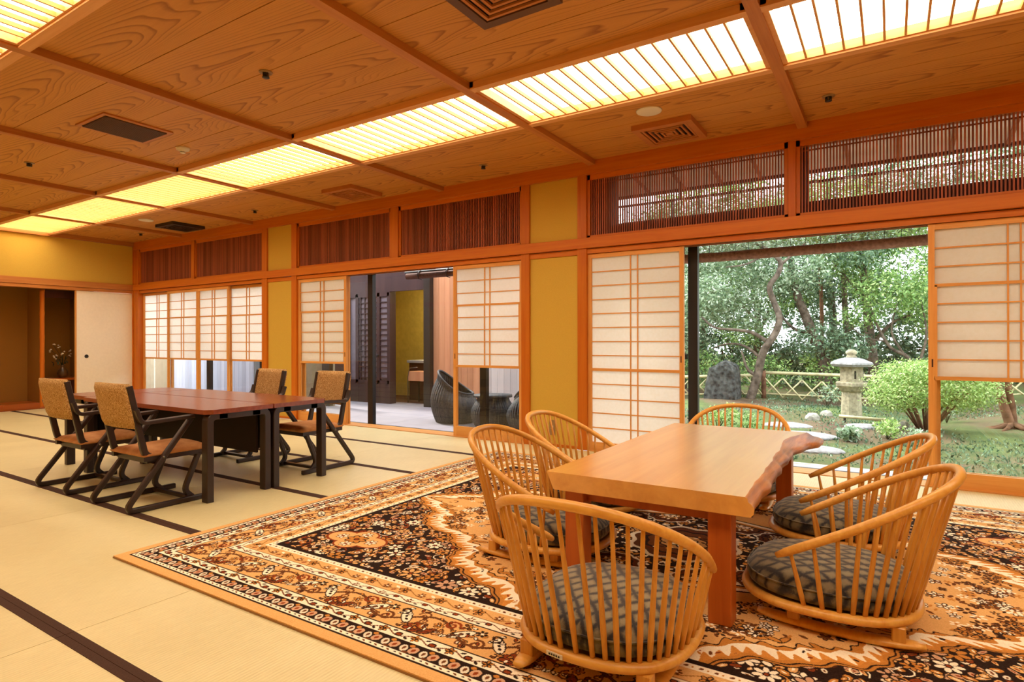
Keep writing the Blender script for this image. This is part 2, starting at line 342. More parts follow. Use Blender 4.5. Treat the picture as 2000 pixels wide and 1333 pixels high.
# ceiling: boards, beams
ceil = empty('ceiling', kind='structure')
box('ceiling_slab', 'ventwood', XL-1, XR+.1, YB-.1, W+.35, 3.16, 3.22, ceil)
beams = [-10.08, -8.12, -6.32, -4.46, -2.53, -.62, 1.29]
bays = [(XL, beams[0]-.036)] + [(beams[i]+.036, beams[i+1]-.036) for i in range(len(beams)-1)] + [(beams[-1]+.036, XR)]
rows = [(YB+.0, -.15), (-.15, .31), (.31, .635), (1.49, 2.0), (2.0, 2.5), (2.5, 3.0), (3.0, 3.37), (4.24, 4.73), (4.73, 5.20), (5.20, W)]
for x0, x1 in bays:
    for y0, y1 in rows:
        box('plank', 'plank', x0-.03, x1+.03, y0+.0032, y1-.0032, ZP, ZP+.012, ceil)
        box('plank_backing', 'transom_dark', x0-.02, x1+.02, y1-.012, y1+.012, ZP+.006, ZP+.02, ceil)
for bx in beams: box('beam', 'beam_y', bx-.036, bx+.036, YB, W-.02, ZB, ZP+.05, ceil)
# ceiling lamps: one framed cell per bay and row
def lamp(x0, x1, y0, y1, label):
    cx, cy = (x0+x1)/2, (y0+y1)/2; a, b = (x1-x0)/2, (y1-y0)/2
    e = empty('ceiling_light', (cx, cy, ZB), label=label, cat='ceiling light', group='latticed ceiling lights in two rows')
    fw_ = .062
    for s in (-1, 1):
        MB().box(-a, a, min(s*b, s*(b-fw_)), max(s*b, s*(b-fw_)), .0, .12).box(-a, a, min(s*(b-fw_), s*(b-fw_-.012)), max(s*(b-fw_), s*(b-fw_-.012)), .014, .12).build('frame', 'lamp_frame', e)
        MB().box(min(s*a, s*(a-.03)), max(s*a, s*(a-.03)), -b, b, .012, .12).build('frame', 'lamp_frame', e)
    n = max(2, round((2*a-.06)/.104)); 
    key = round(b, 3)
    if key not in CH:
        o = MB().box(-.0065, .0065, -b+fw_, b-fw_, 0, .026).build('slat', 'slat'); CH[key] = o.data; bpy.data.objects.remove(o)
    for k in range(1, n):
        o = bpy.data.objects.new('slat', CH[key]); COL.objects.link(o); o.parent = e; o.location = (-a+.03+(2*a-.06)*k/n, 0, .016)
    MB().box(-a+.02, a-.02, -b+.05, b-.05, .070, .075).build('diffuser', 'diffuser', e)
    return e
ordn = ['farthest', 'second farthest', 'third farthest', 'fourth farthest', 'fifth from the alcove wall', 'sixth from the alcove wall', 'seventh from the alcove wall', 'eighth from the alcove wall']
for i, (x0, x1) in enumerate(bays):
    lamp(x0, x1, 3.37, 4.24, 'glowing white ceiling light with wooden slats, window-side row, %s' % ordn[i])
    lamp(x0, x1, .635, 1.49, 'glowing ceiling light with wooden slats, row over the camera side, %s' % ordn[i])
# ------------------------------------------------------------------ window wall
wr = empty('wall_right', kind='structure')
zN0, zN1, zT1, zW = 2.038, 2.147, 2.745, 2.785
def post(x0, x1, z0=0, z1=ZP, y0=W-.015, y1=W+.12, name='post'): box(name, 'post', x0, x1, y0, y1, z0, z1, wr, .003)
posts = [(-11.68, -11.52), (-7.90, -7.78), (-7.217, -7.11), (-3.373, -3.27), (-2.70, -2.598), (1.25, 1.36)]
for a, b in posts: post(a, b)
for a, b in ((-7.78, -7.217), (-3.27, -2.70), (1.36, XR)):
    box('plaster_panel', 'plaster', a, b, W+.012, W+.10, 0, 2.0, wr); box('plaster_panel', 'plaster', a, b, W+.012, W+.10, zN1, 2.86, wr)
    box('sill_board', 'beam_x', a, b, W, W+.03, 0, .03, wr); box('head_board', 'beam_x', a, b, W+.0, W+.09, 1.985, zN0, wr)
box('lintel', 'beam_x', XL, XR, W-.035, W+.10, zN0+.006, zN1, wr, .002)
box('wall_plate', 'beam_x', XL, XR, W-.03, W+.14, zW, ZP+.05, wr)
box('outer_plaster', 'soffit', XL-.3, XR, W+.30, W+.36, 2.80, 3.2, wr)
openings = [(-11.52, -7.90), (-7.11, -3.373), (-2.598, 1.25)]
for a, b in openings:
    box('door_head', 'beam_x', a, b, W+.0, W+.13, 1.99, zN0, wr)
    box('threshold', 'shoji_x', a, b, W, W+.22, -.03, .004, wr)
    for yy in (W+.035, W+.085): box('head_groove', 'transom_dark', a, b, yy-.004, yy+.004, 1.986, 1.992, wr)
    box('outer_sill', 'alu', a, b, W+.22, W+.33, -.06, -.01, wr)
    box('outer_head', 'alu', a, b, W+.22, W+.33, 2.02, 2.12, wr)
# transom lattices
def transom(n, x0, x1, dark, lab):
    e = empty('window_%d' % n, kind='structure')
    z0, z1 = zN1, zW
    for nm, bx in (('rail', (x0, x1, z0, z0+.028)), ('rail', (x0, x1, z1-.05, z1)), ('stile', (x0, x0+.03, z0, z1)), ('stile', (x1-.03, x1, z0, z1))):
        box(nm, 'beam_x' if nm == 'rail' else 'post', bx[0], bx[1], W+.01, W+.06, bx[2], bx[3], e)
    m = MB(); k = x0+.04
    while k < x1-.035: m.box(k, k+.0115, W+.022, W+.040, z0+.028, z1-.05); k += .0232
    m.build('slats', 'transom', e, kind='stuff')
    m = MB()
    for zz in (z1-.085,): m.box(x0+.03, x1-.03, W+.041, W+.049, zz-.006, zz+.006)
    m.build('cross_rail', 'transom', e)
    if dark: box('shade_backing', 'transom_dark', x0, x1, W+.10, W+.12, z0, z1, e)  # added dark sheet stands in for the unlit space behind the slats
    else:
        box('pane', 'glass', x0, x1, W+.26, W+.264, z0+.09, z1, e)
        box('outer_rail', 'transom_dark', x0, x1, W+.20, W+.30, z0-.04, z0+.155, e)
        box('outer_stile', 'transom_dark', x0, x0+.28 if n == 5 else x0+.09, W+.10, W+.12, z0, z1, e)
    return e
transom(1, -11.52, -9.80, 1, ''); transom(2, -9.71, -7.90, 1, ''); transom(3, -7.11, -5.30, 1, ''); transom(4, -5.17, -3.373, 1, '')
transom(5, -2.598, -.733, 0, ''); transom(6, -.674, 1.25, 0, '')
for a, b in ((-9.80, -9.71), (-5.30, -5.17), (-.733, -.674)): post(a, b, zN1, zW+.01, W-.01, W+.08, 'mullion')
# aluminium outer windows with glass
def outer(n, x0, x1, ms, yy=W+.26, wd=.045):
    e = empty('window_%d' % n, kind='structure')
    for x in ms: box('mullion', 'alu', x-wd, x+wd, yy-.03, yy+.03, -.01, 2.03, e)
    edges = [x0]+ms+[x1]
    for a, b in zip(edges[:-1], edges[1:]): box('pane', 'glass', a, b, yy-.002, yy+.002, -.01, 2.03, e)
outer(7, -11.52, -7.90, [-9.71]); outer(8, -7.11, -3.373, [-5.90, -4.6+.55]); outer(9, -2.598, 1.25, [-1.60])
box('mullion', 'alu', .25, .285, W+.23, W+.29, -.01, 2.03, bpy.data.objects['window_9'])
box('lock', 'alu', -1.70, -1.655, W+.22, W+.25, .93, .98, bpy.data.objects['window_9'])
# ------------------------------------------------------------------ shoji screens
def shoji(x0, x1, y, mode, label, pull=0, group='paper screens in the window wall'):
    wd = x1-x0; e = empty('shoji_screen', ((x0+x1)/2, y, .004), label=label, cat='paper screen', group=group)
    a = wd/2; zt = 1.982; st = .040 if wd > .8 else .034
    def P(nm, mt, X0, X1, Y0, Y1, Z0, Z1): return MB().box(X0, X1, Y0, Y1, Z0, Z1).build(nm, mt, e, ((X0+X1)/2, (Y0+Y1)/2, (Z0+Z1)/2))
    P('stile', 'shoji_z', -a, -a+st, -.016, .016, 0, zt); P('stile', 'shoji_z', a-st, a, -.016, .016, 0, zt)
    P('rail', 'shoji_x', -a+st, a-st, -.015, .015, zt-.042, zt); P('rail', 'shoji_x', -a+st, a-st, -.015, .015, 0, .115 if mode != 'full' else .085)
    zt1 = zt-.042; pitch = .1405; zm = zt1-8*pitch  # foot of the fixed lattice
    rows_ = [zt1-pitch*k for k in range(1, 8)]
    P('rail', 'shoji_x', -a+st, a-st, -.013, .013, zm-.013, zm+.013)
    def lattice(zs, za, zb, yo, xa):
        for z in zs: P('bar', 'shoji_x', -xa, xa, yo-.007, yo+.004, z-.0055, z+.0055)
        for x in (-.036, .036): P('bar', 'shoji_z', x-.0055, x+.0055, yo-.0075, yo+.004, za, zb)
    if mode == 'full':
        lattice(rows_, zm, zt1, 0, a-st); P('paper', 'paper', -a+st, a-st, .005, .0056, zm, zt1)
        q = (zm-.085)/5; lattice([.085+q*k for k in range(1, 5)], .085, zm, 0, a-st); P('paper', 'paper', -a+st, a-st, .005, .0056, .085, zm)
    else:
        lattice(rows_[:3], zt1-3*pitch, zt1, 0, a-st); P('paper', 'paper', -a+st, a-st, .005, .0056, zt1-3*pitch, zt1)
        # raised slider in front of the lower rows
        zs0 = zm; zs1 = zt1-3*pitch; s2 = a-st+.004
        P('slider_rail', 'shoji_x', -s2, s2, -.014, .0, zs1-.011, zs1+.011); P('slider_rail', 'shoji_x', -s2, s2, -.016, .0, zs0-.014, zs0+.014)
        P('slider_stile', 'shoji_z', -s2, -s2+.02, -.014, 0, zs0, zs1); P('slider_stile', 'shoji_z', s2-.02, s2, -.014, 0, zs0, zs1)
        lattice([zs1-pitch*k for k in range(1, 5)], zs0, zs1, -.005, a-st-.012); P('paper', 'paper', -a+st, a-st, .001, .0016, zs0, zs1)
        P('glass', 'glass', -a+st, a-st, .008, .011, .115, zm)
        P('glazing_bead', 'shoji_z', -a+st, -a+st+.012, -.008, .012, .115, zm); P('glazing_bead', 'shoji_z', a-st-.012, a-st, -.008, .012, .115, zm)
    if pull: P('finger_pull', 'transom_dark', pull*(a-.025)-.005, pull*(a-.025)+.005, -.0175, -.015, .90, .96)
    return e
y1_, y2_ = W+.035, W+.085
shoji(-11.52, -10.53, y2_, 'raised', 'raised-panel paper screen next to the far corner, glass below', 1)
shoji(-10.60, -9.66, y1_, 'raised', 'second paper screen from the far corner behind the dark tables', 0)
shoji(-9.77, -8.79, y1_-.0, 'raised', 'third paper screen from the far corner behind the dark tables', 0) if False else shoji(-9.66, -8.79, y1_, 'raised', 'third paper screen from the far corner behind the dark tables', 0)
shoji(-8.86, -7.90, y2_, 'raised', 'fourth paper screen from the far corner, beside the plaster pillar', 0)
shoji(-7.11, -6.13, y1_, 'raised', 'narrow paper screen left of the terrace opening, half behind a dark chair', 1)
shoji(-7.085, -6.14, y2_, 'raised', 'paper screen stacked right behind the one left of the terrace opening', 0)
shoji(-4.325, -3.373, y1_, 'raised', 'paper screen right of the terrace opening, wicker seats seen through its glass', -1)
shoji(-2.598, -1.625, y1_, 'full', 'full-height paper screen closed down to the floor behind the wooden table', 1)
shoji(.236, 1.25, y1_, 'raised', 'paper screen at the right edge over a glass panel with the garden behind', -1)
shoji(.262, 1.25, y2_, 'raised', 'paper screen stacked behind the one at the right edge', 0)
# wall outlet
e = empty('wall_outlet', (-3.005, W+.010, .20), label='small metal wall outlet plate low on the plaster between the screens', cat='outlet')
MB().box(-.035, .035, -.006, .002, -.08, .08, .002).build('plate', 'brass', e); MB().box(-.013, .013, -.009, -.005, -.014, .022).build('socket', 'white', e)
# ------------------------------------------------------------------ other walls
wl = empty('wall_left', kind='structure')
box('plaster_panel', 'plaster', XL-.1, XL, YB, W, zN1, 3.1, wl)
box('lintel', 'beam_y', XL-.11, XL+.02, YB, W, 2.045, zN1, wl); box('door_head', 'beam_y', XL-.16, XL+.01, YB, W, 1.99, 2.04, wl)
box('ceiling_edge', 'beam_y', XL-.02, XL+.05, YB, W, 2.845, ZP+.03, wl)
box('plaster_panel', 'plaster', XL-.1, XL, YB, 1.2, 0, 2.0, wl)
box('corner_post', 'post', XL-.1, XL+.012, W-.03, W+.1, 0, ZP, wl)
wb = empty('wall_back', kind='structure'); box('plaster_panel', 'plaster', XL, XR, YB-.1, YB, 0, 3.1, wb); box('lintel', 'beam_x', XL, XR, YB, YB+.03, 2.045, zN1, wb)
ws = empty('wall_front', kind='structure'); box('plaster_panel', 'plaster', XR, XR+.1, YB-.1, W+.1, 0, 3.1, ws); box('lintel', 'beam_y', XR-.03, XR, YB, W, 2.045, zN1, ws)
# fusuma
e = empty('fusuma_door', (XL-.03, 5.04, 0), label='cream paper sliding door with a round dark finger pull beside the alcove', cat='sliding door')
MB().box(-.012, .012, -.455, .445, .0, 1.985).build('panel', 'fusuma', e)
for y0_, y1__ in ((-.47, -.45), (.44, .46)): MB().box(-.015, .018, y0_, y1__, 0, 1.985).build('edge_strip', 'shoji_z', e)
MB().box(-.015, .016, -.47, .46, 0, .012).build('edge_strip', 'shoji_z', e)
pm = MB(); pm.lathe([(.031, 0), (.031, .006), (.024, .008), (.022, .003), (.0, .003)], seg=20); po = pm.build('finger_pull', 'black', e); po.location = (.011, -.30, .862); po.rotation_euler = (0, R(90), 0)
# alcove behind the opening
al = empty('wall_alcove', kind='structure')
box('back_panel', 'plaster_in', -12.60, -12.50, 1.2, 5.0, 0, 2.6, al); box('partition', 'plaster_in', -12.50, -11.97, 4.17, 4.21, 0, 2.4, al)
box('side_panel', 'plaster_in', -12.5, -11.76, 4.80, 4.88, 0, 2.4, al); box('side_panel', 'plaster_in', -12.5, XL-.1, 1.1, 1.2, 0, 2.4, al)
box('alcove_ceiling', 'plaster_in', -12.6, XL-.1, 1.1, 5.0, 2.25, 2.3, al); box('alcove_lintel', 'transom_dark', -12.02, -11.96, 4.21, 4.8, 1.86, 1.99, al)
for k in range(6): box('floor_board', 'toko', -12.50, -11.95, 1.2+k*.4945, 1.2+(k+1)*.4945-.002, .0, .10, al)
box('floor_board', 'toko', -12.50, -11.99, 4.21, 4.8, .0, .06, al)
box('shelf', 'toko', -12.50, -11.97, 4.22, 4.80, .455, .49, al); box('under_shelf_panel', 'transom_dark', -12.02, -12.0, 4.22, 4.80, .06, .455, al)  # dark sheet closes the space below the shelf
e = empty('alcove_post', (-11.955, 4.19, .0), label='round reddish polished bamboo-jointed post at the alcove corner', cat='post')
prof = []
for k in range(41):
    z = k*.0497; prof.append((.034+(.004 if k % 8 == 0 else 0), z))
MB().lathe(prof, seg=16).build('shaft', 'post', e); MB().lathe([(.042, 0), (.042, .02), (.036, .03)], seg=16).build('foot', 'toko', e)
# vase with flowers
e = empty('flower_vase', (-12.12, 4.545, .49), label='brown vase with dark leaves and small white blossoms on the alcove shelf', cat='vase')
MB().lathe([(.04, 0), (.062, .02), (.078, .08), (.07, .13), (.035, .17), (.027, .20), (.036, .225), (.03, .225), (.022, .2), (.0, .19)], seg=20).build('body', 'vase', e)
sm = MB(); fl = MB(); lf = MB()
for k in range(9):
    a = rng.uniform(0, 6.28); h = rng.uniform(.15, .38); rr = rng.uniform(.05, .26)
    p = Vector((math.cos(a)*rr*.5, -abs(math.sin(a))*rr if k < 6 else math.sin(a)*rr*.8, .2+h)); q = Vector((p.x*.4, p.y*.4, .2+h*.6))
    sm.tube([(0, 0, .19), q, p], .003, 5)
    for t in range(3):
        c0 = p+Vector(rng.uniform(-.03, .03, 3)); MB_ = [(c0.x+math.cos(u)*.016, c0.y+math.sin(u)*.016, c0.z+.006*math.sin(3*u)) for u in np.linspace(0, 6.28, 7)[:-1]]
        fl.add(MB_+[(c0.x, c0.y, c0.z+.012), (c0.x, c0.y, c0.z-.012)], [(i, (i+1) % 6, 6) for i in range(6)]+[((i+1) % 6, i, 7) for i in range(6)])
for k in range(26):
    c0 = Vector((rng.uniform(-.05, .05), rng.uniform(-.14, .06), rng.uniform(.22, .34))); d = Vector(rng.uniform(-1, 1, 3)).normalized(); s_ = d.cross(Vector((0, 0, 1))).normalized()*.014
    lf.add([c0, c0+d*.035+s_, c0+d*.08, c0+d*.035-s_], [(0, 1, 2, 3)])
sm.build('stem', 'leaf_dark', e); fl.build('blossom', 'petal', e); lf.build('foliage', 'leaf_dark', e)
# ------------------------------------------------------------------ ceiling fittings
def vent(x, y, label, mat_f='ventwood', mat_l='vent_brown', half=.25):
    e = empty('ceiling_vent', (x, y, ZP), label=label, cat='air vent', group='square ceiling vents')
    f = MB(); 
    for s in (-1, 1): f.box(-half, half, min(s*half, s*(half-.055)), max(s*half, s*(half-.055)), -.045, 0); f.box(min(s*half, s*(half-.055)), max(s*half, s*(half-.055)), -half+.055, half-.055, -.045, 0)
    f.build('frame', mat_f, e)
    for k in range(4):
        h = half-.062-k*.042; g = MB(); t = .017; z0 = -.040; z1 = -.026
        for s in (-1, 1): g.box(-h, h, min(s*h, s*(h-t)), max(s*h, s*(h-t)), z0, z1); g.box(min(s*h, s*(h-t)), max(s*h, s*(h-t)), -h+t, h-t, z0, z1)
        g.build('louver', mat_l, e)
    MB().box(-.03, .03, -.03, .03, -.04, -.026).build('core', mat_l, e); MB().box(-half+.05, half-.05, -half+.05, half-.05, -.001, 0).build('back_plate', 'vent_dark', e)
    return e
vent(-1.60, 5.04, 'wooden framed square vent in front of the garden transoms, near the white disc', 'ventwood', 'ventwood')
vent(-5.49, 5.04, 'wooden framed square vent over the terrace opening side of the ceiling', 'ventwood', 'ventwood')
vent(-9.33, 5.06, 'dark square vent near the far corner of the ceiling', 'vent_dark', 'vent_dark')
vent(-1.70, 2.53, 'square vent cut by the top edge of the photo', 'vent_brown', 'ventwood')
e = empty('return_grille', (-5.485, 2.51, ZP), label='flat brown slotted return grille in the left part of the ceiling', cat='air vent')
MB().box(-.25, .25, -.27, .27, -.012, 0).build('frame', 'ventwood', e)
m = MB().box(-.205, .205, -.24, .24, -.014, -.011); m.build('back_plate', 'vent_dark', e)
for k in range(24):
    x = -.2+k*.0172; o = MB().box(-.0035, .0035, -.238, .238, -.021, -.013).build('slat', 'vent_brown', e); o.location = (x+.004, 0, 0)
for x, y, lab in ((-3.552, 2.5, 'sprinkler head on the big middle ceiling bay beside a plank seam'), (-7.352, 2.47, 'sprinkler head in the far left part of the ceiling'),
                  (-.391, 4.994, 'sprinkler head at upper right, before the rightmost transom'), (-3.543, 5.025, 'sprinkler head above the tall plaster pillar'),
                  (-7.399, 5.036, 'sprinkler head on the window side, before the far plaster pillar'), (-10.554, 5.069, 'tiny sprinkler head nearest the far corner')):
    e = empty('sprinkler_head', (x, y, ZP), label=lab, cat='sprinkler', group='ceiling sprinkler heads')
    MB().lathe([(.0, -.006), (.042, -.006), (.045, 0)], seg=20).build('plate', 'brass', e); MB().lathe([(.02, -.008), (.02, -.02), (.012, -.03), (.024, -.034), (.024, -.038), (0, -.038)], seg=12).build('nozzle', 'black', e)
    for k in range(4): o = MB().box(-.003, .003, .017, .023, -.036, -.006).build('frame_arm', 'chrome', e); o.rotation_euler = (0, 0, k*R(90))
e = empty('smoke_detector', (-5.588, 3.054, ZP), label='round white smoke detector beside the return grille', cat='smoke detector')
MB().lathe([(.0, -.05), (.022, -.05), (.026, -.03), (.055, -.022), (.06, -.006), (.06, 0)], seg=24).build('body', 'white', e); MB().lathe([(.02, -.046), (.024, -.044), (.024, -.036), (.02, -.034)], seg=16).build('sensor_ring', 'black', e)
for x, y, lab in ((-1.609, 4.545, 'flat pale ceiling disc beside the vent at the garden side'), (-9.343, 4.56, 'flat pale ceiling disc near the far dark vent')):
    e = empty('ceiling_speaker', (x, y, ZP), label=lab, cat='ceiling speaker', group='flat round ceiling discs')
    MB().lathe([(0, -.012), (.085, -.012), (.098, -.007), (.10, 0)], seg=32).build('cover', 'white', e)
#--PART3--
# ------------------------------------------------------------------ rug
def make_rug_image():
    q = .003; Wm, Hm = 2.4, 1.743; nx, ny = int(Wm/q), int(Hm/q)
    U, V = np.meshgrid((np.arange(nx)+.5)*q, (np.arange(ny)+.5)*q)
    TAN, DK, RUST, BRN, CRM, OCH, PNK = [np.array(c, float)/255 for c in ((226, 174, 108), (44, 28, 20), (142, 62, 26), (112, 64, 32), (250, 236, 206), (198, 130, 56), (206, 160, 124))]
    img = np.empty((ny, nx, 3)); img[:] = TAN
    rr = np.random.RandomState(5)
    class Cv:
        def __init__(s, a, ox=0., oy=0., px=q, clip=None): s.a = a; s.q = px; s.clip = clip; s.h, s.w = a.shape[:2]
        def win(s, x0, x1, y0, y1):
            i0 = max(0, int(x0/s.q)); i1 = min(s.w, int(x1/s.q)+2); j0 = max(0, int(y0/s.q)); j1 = min(s.h, int(y1/s.q)+2)
            if i1 <= i0 or j1 <= j0: return None
            X, Y = np.meshgrid((np.arange(i0, i1)+.5)*s.q, (np.arange(j0, j1)+.5)*s.q); return i0, i1, j0, j1, X, Y
        def put(s, wn_, mask, col):
            i0, i1, j0, j1 = wn_[:4]
            if s.clip is not None: mask = mask & s.clip[j0:j1, i0:i1]
            s.a[j0:j1, i0:i1][mask] = col
        def ell(s, cx, cy, rx, ry, ang, col):
            r = max(rx, ry); wn_ = s.win(cx-r, cx+r, cy-r, cy+r)
            if wn_ is None: return
            X, Y = wn_[4]-cx, wn_[5]-cy; c, sn = math.cos(ang), math.sin(ang); a = X*c+Y*sn; b = -X*sn+Y*c
            s.put(wn_, (a/rx)**2+(b/ry)**2 < 1, col)
        def line(s, pts, wd, col):
            for (x0, y0), (x1, y1) in zip(pts[:-1], pts[1:]):
                wn_ = s.win(min(x0, x1)-wd, max(x0, x1)+wd, min(y0, y1)-wd, max(y0, y1)+wd)
                if wn_ is None: continue
                dx, dy = x1-x0, y1-y0; l2 = dx*dx+dy*dy+1e-12; t = np.clip(((wn_[4]-x0)*dx+(wn_[5]-y0)*dy)/l2, 0, 1)
                s.put(wn_, (wn_[4]-x0-t*dx)**2+(wn_[5]-y0-t*dy)**2 < (wd/2)**2, col)
        def flower(s, cx, cy, r, n, col, cen, out=DK, a0=0.):
            if out is not None:
                for k in range(n): a = a0+6.2832*k/n; s.ell(cx+math.cos(a)*r*.62, cy+math.sin(a)*r*.62, r*.50, r*.34, a, out)
            for k in range(n): a = a0+6.2832*k/n; s.ell(cx+math.cos(a)*r*.62, cy+math.sin(a)*r*.62, r*.38, r*.22, a, col)
            s.ell(cx, cy, r*.26, r*.26, 0, out if out is not None else cen); s.ell(cx, cy, r*.17, r*.17, 0, cen)
        def spiral(s, cx, cy, r0, turns, a0, sg, wd, col):
            t = np.linspace(0, 1, 26); a = a0+sg*turns*6.2832*t; r = r0*(1-.8*t); pts = list(zip(cx+r*np.cos(a), cy+r*np.sin(a))); s.line(pts, wd, col); return pts
    D = np.minimum(U, V); SS = np.where(U < V, V, U)
    # ---- border tiles, drawn once and repeated
    def tile(period, height, base, px=.002):
        a = np.empty((int(height/px), int(period/px), 3)); a[:] = base; return a, px
    def apply(d0, d1, a, px, off=0.):
        m = (D >= d0) & (D < d1); jj = np.clip(((D[m]-d0)/px).astype(int), 0, a.shape[0]-1)
        ctr = np.where(U[m] < V[m], Hm, Wm); ii = (((ctr-SS[m]+off)/px).astype(int)) % a.shape[1]; img[m] = a[jj, ii]
    def wrap(cv, f, P):
        for o in (-P, 0, P): f(o)
    # thin guard bands
    def guard(h, base, c1, c2, P=.06):
        a, px = tile(P, h, base); c = Cv(a, px=px)
        for o in (-P, 0, P):
            c.ell(o+P*.3, h*.5, P*.16, h*.16, .5, c1); c.ell(o+P*.75, h*.5, P*.07, h*.13, 0, c2)
        return a, px
    img[(D > .052) & (D < .06)] = DK
    apply(.06, .082, *guard(.022, CRM, BRN, DK))
    a, px = tile(.09, .058, DK); c = Cv(a, px=px)
    for o in (-.09, 0, .09):
        c.ell(o+.022, .028, .02, .022, .5, PNK); c.ell(o+.022, .028, .008, .01, .5, RUST); c.ell(o+.066, .026, .016, .022, -.6, CRM*.9); c.ell(o+.066, .028, .007, .01, 0, BRN); c.ell(o+.045, .05, .012, .008, 0, OCH); c.ell(o+.045, .006, .012, .007, 0, BRN)
    apply(.082, .14, a, px); img[(D > .14) & (D < .147)] = DK
    a, px = tile(.16, .055, CRM); c = Cv(a, px=px)
    for o in (-.16, 0, .16):
        t = np.linspace(0, .16, 20); c.line(list(zip(t+o, .028+.014*np.sin(t/.16*6.283))), .005, BRN)
        c.flower(o+.04, .03, .022, 5, OCH, DK); c.ell(o+.12, .026, .017, .014, 0, DK); c.ell(o+.12, .026, .012, .009, 0, RUST); c.ell(o+.08, .015, .012, .006, .6, DK); c.ell(o+.15, .042, .011, .005, -.5, DK)
    apply(.147, .202, a, px); img[(D > .202) & (D < .208)] = DK
    # main scroll border
    P = .44; H = .172; FILL = [(rr.uniform(0, .44), rr.uniform(.012, .16), rr.uniform(0, 3)) for _ in range(46)]; a, px = tile(P, H, TAN); c = Cv(a, px=px)
    for o in (-P, 0, P):
        t = np.linspace(0, P, 50); vine = list(zip(t+o, H/2+.052*np.sin(t/P*6.283)))
        c.line(vine, .013, DK); c.line(vine, .009, BRN)
        # big rust palmette
        for k, (an, ln) in enumerate(((-1.1, .07), (-.6, .085), (-.1, .075), (.5, .06), (3.6, .06), (4.1, .06))):
            c.ell(o+.11+math.cos(an)*ln*.55, .048+math.sin(an)*ln*.35, ln*.56, .019, an*.6, DK)
            c.ell(o+.11+math.cos(an)*ln*.55, .048+math.sin(an)*ln*.35, ln*.5, .015, an*.6, RUST)
        c.ell(o+.12, .055, .024, .016, .4, OCH); c.ell(o+.12, .058, .015, .010, .4, CRM)
        # cream paisley with dark dots
        for (cx, cy, an) in ((.235, .09, .9), (.40, .085, -.8)):
            c.ell(o+cx, cy, .060, .024, an, DK); c.ell(o+cx, cy, .055, .020, an, CRM)
            for k in (-1, 0, 1): c.ell(o+cx+math.cos(an)*.024*k, cy+math.sin(an)*.024*k, .009, .006, an, DK)
        c.spiral(o+.31, .052, .034, 1.3, 1., 1, .011, BRN); c.spiral(o+.03, .122, .034, 1.3, 3., -1, .011, RUST); c.spiral(o+.17, .128, .030, 1.2, 0., 1, .008, BRN)
        c.flower(o+.335, .128, .026, 6, DK, CRM, None); c.flower(o+.20, .035, .018, 5, DK, CRM, None); c.flower(o+.075, .095, .022, 6, OCH, CRM)
        for k, (fx, fy, fa) in enumerate(FILL): c.ell(o+fx, fy, .013, .008, fa, DK); c.ell(o+fx, fy, .010, .005, fa, [OCH, BRN, CRM, RUST][k % 4])
        for (cx, cy, r0, a0_, sg_) in ((.055, .05, .030, 2., 1), (.27, .125, .028, 5., -1), (.375, .035, .026, 1., 1), (.145, .09, .022, 4., 1)): c.spiral(o+cx, cy, r0, 1.25, a0_, sg_, .007, [DK, BRN][sg_ > 0])
    apply(.208, .38, a, px); img[(D > .378) & (D < .385)] = DK
    a, px = tile(.16, .05, CRM); c = Cv(a, px=px)
    for o in (-.16, 0, .16):
        t = np.linspace(0, .16, 20); c.line(list(zip(t+o, .025+.012*np.sin(t/.16*6.283))), .004, BRN); c.ell(o+.04, .027, .014, .012, 0, DK); c.ell(o+.04, .027, .01, .008, 0, RUST); c.flower(o+.12, .024, .018, 5, BRN, CRM, None); c.ell(o+.08, .012, .01, .004, 0, DK)
    apply(.385, .435, a, px); img[(D > .435) & (D < .439)] = BRN
    a, px = tile(.2, .07, TAN); c = Cv(a, px=px)
    for o in (-.2, 0, .2):
        t = np.linspace(0, .2, 20); c.line(list(zip(t+o, .035+.018*np.sin(t/.2*6.283))), .005, OCH*.8); c.flower(o+.05, .036, .026, 5, OCH, DK); c.flower(o+.15, .034, .022, 6, BRN, CRM, None); c.ell(o+.1, .05, .016, .007, .5, CRM); c.ell(o+.1, .02, .014, .006, -.5, RUST)
    apply(.439, .509, a, px)
    apply(.512, .55, *guard(.036, CRM, BRN, OCH, .05)); img[(D > .55) & (D < .575)] = DK
    # ---- field (quarter, centre at u=Wm, v=Hm)
    cx_, cy_ = Wm-U, Hm-V; F = (D > .575)
    along = np.arctan2(cy_/1.16, cx_/1.82)
    h = (cx_-.52)/1.28+(cy_-.12)/1.02-1; h = h+.13*np.abs(np.sin(along*5.6+.5))-.05+.022*np.sin(along*31)+.010*np.sin(along*83+h*20)
    img[F & (h > -.14+.012*np.sin(along*140))] = DK; img[F & (h > -.132+.012*np.sin(along*140))] = OCH; img[F & (h > -.105+.014*np.sin(along*60))] = CRM; img[F & (h > -.045+.03*np.sin(along*190)) & (h < -.01)] = OCH*1.08; img[F & (h > -.012)] = OCH; img[F & (h > .012)] = DK; img[F & (h > .02)] = OCH*.95; img[F & (h > .035)] = DK
    sp = F & (h > .04); tanf = F & (h < -.135); crm = F & (h > -.095) & (h < -.02)
    c = Cv(img, clip=crm)
    for k in range(520):
        x, y = rr.uniform(.55, Wm), rr.uniform(.55, Hm); c.ell(x, y, rr.uniform(.008, .02), rr.uniform(.004, .009), rr.uniform(0, 3), [DK, RUST, OCH, BRN][k % 4])
    c = Cv(img, clip=sp)
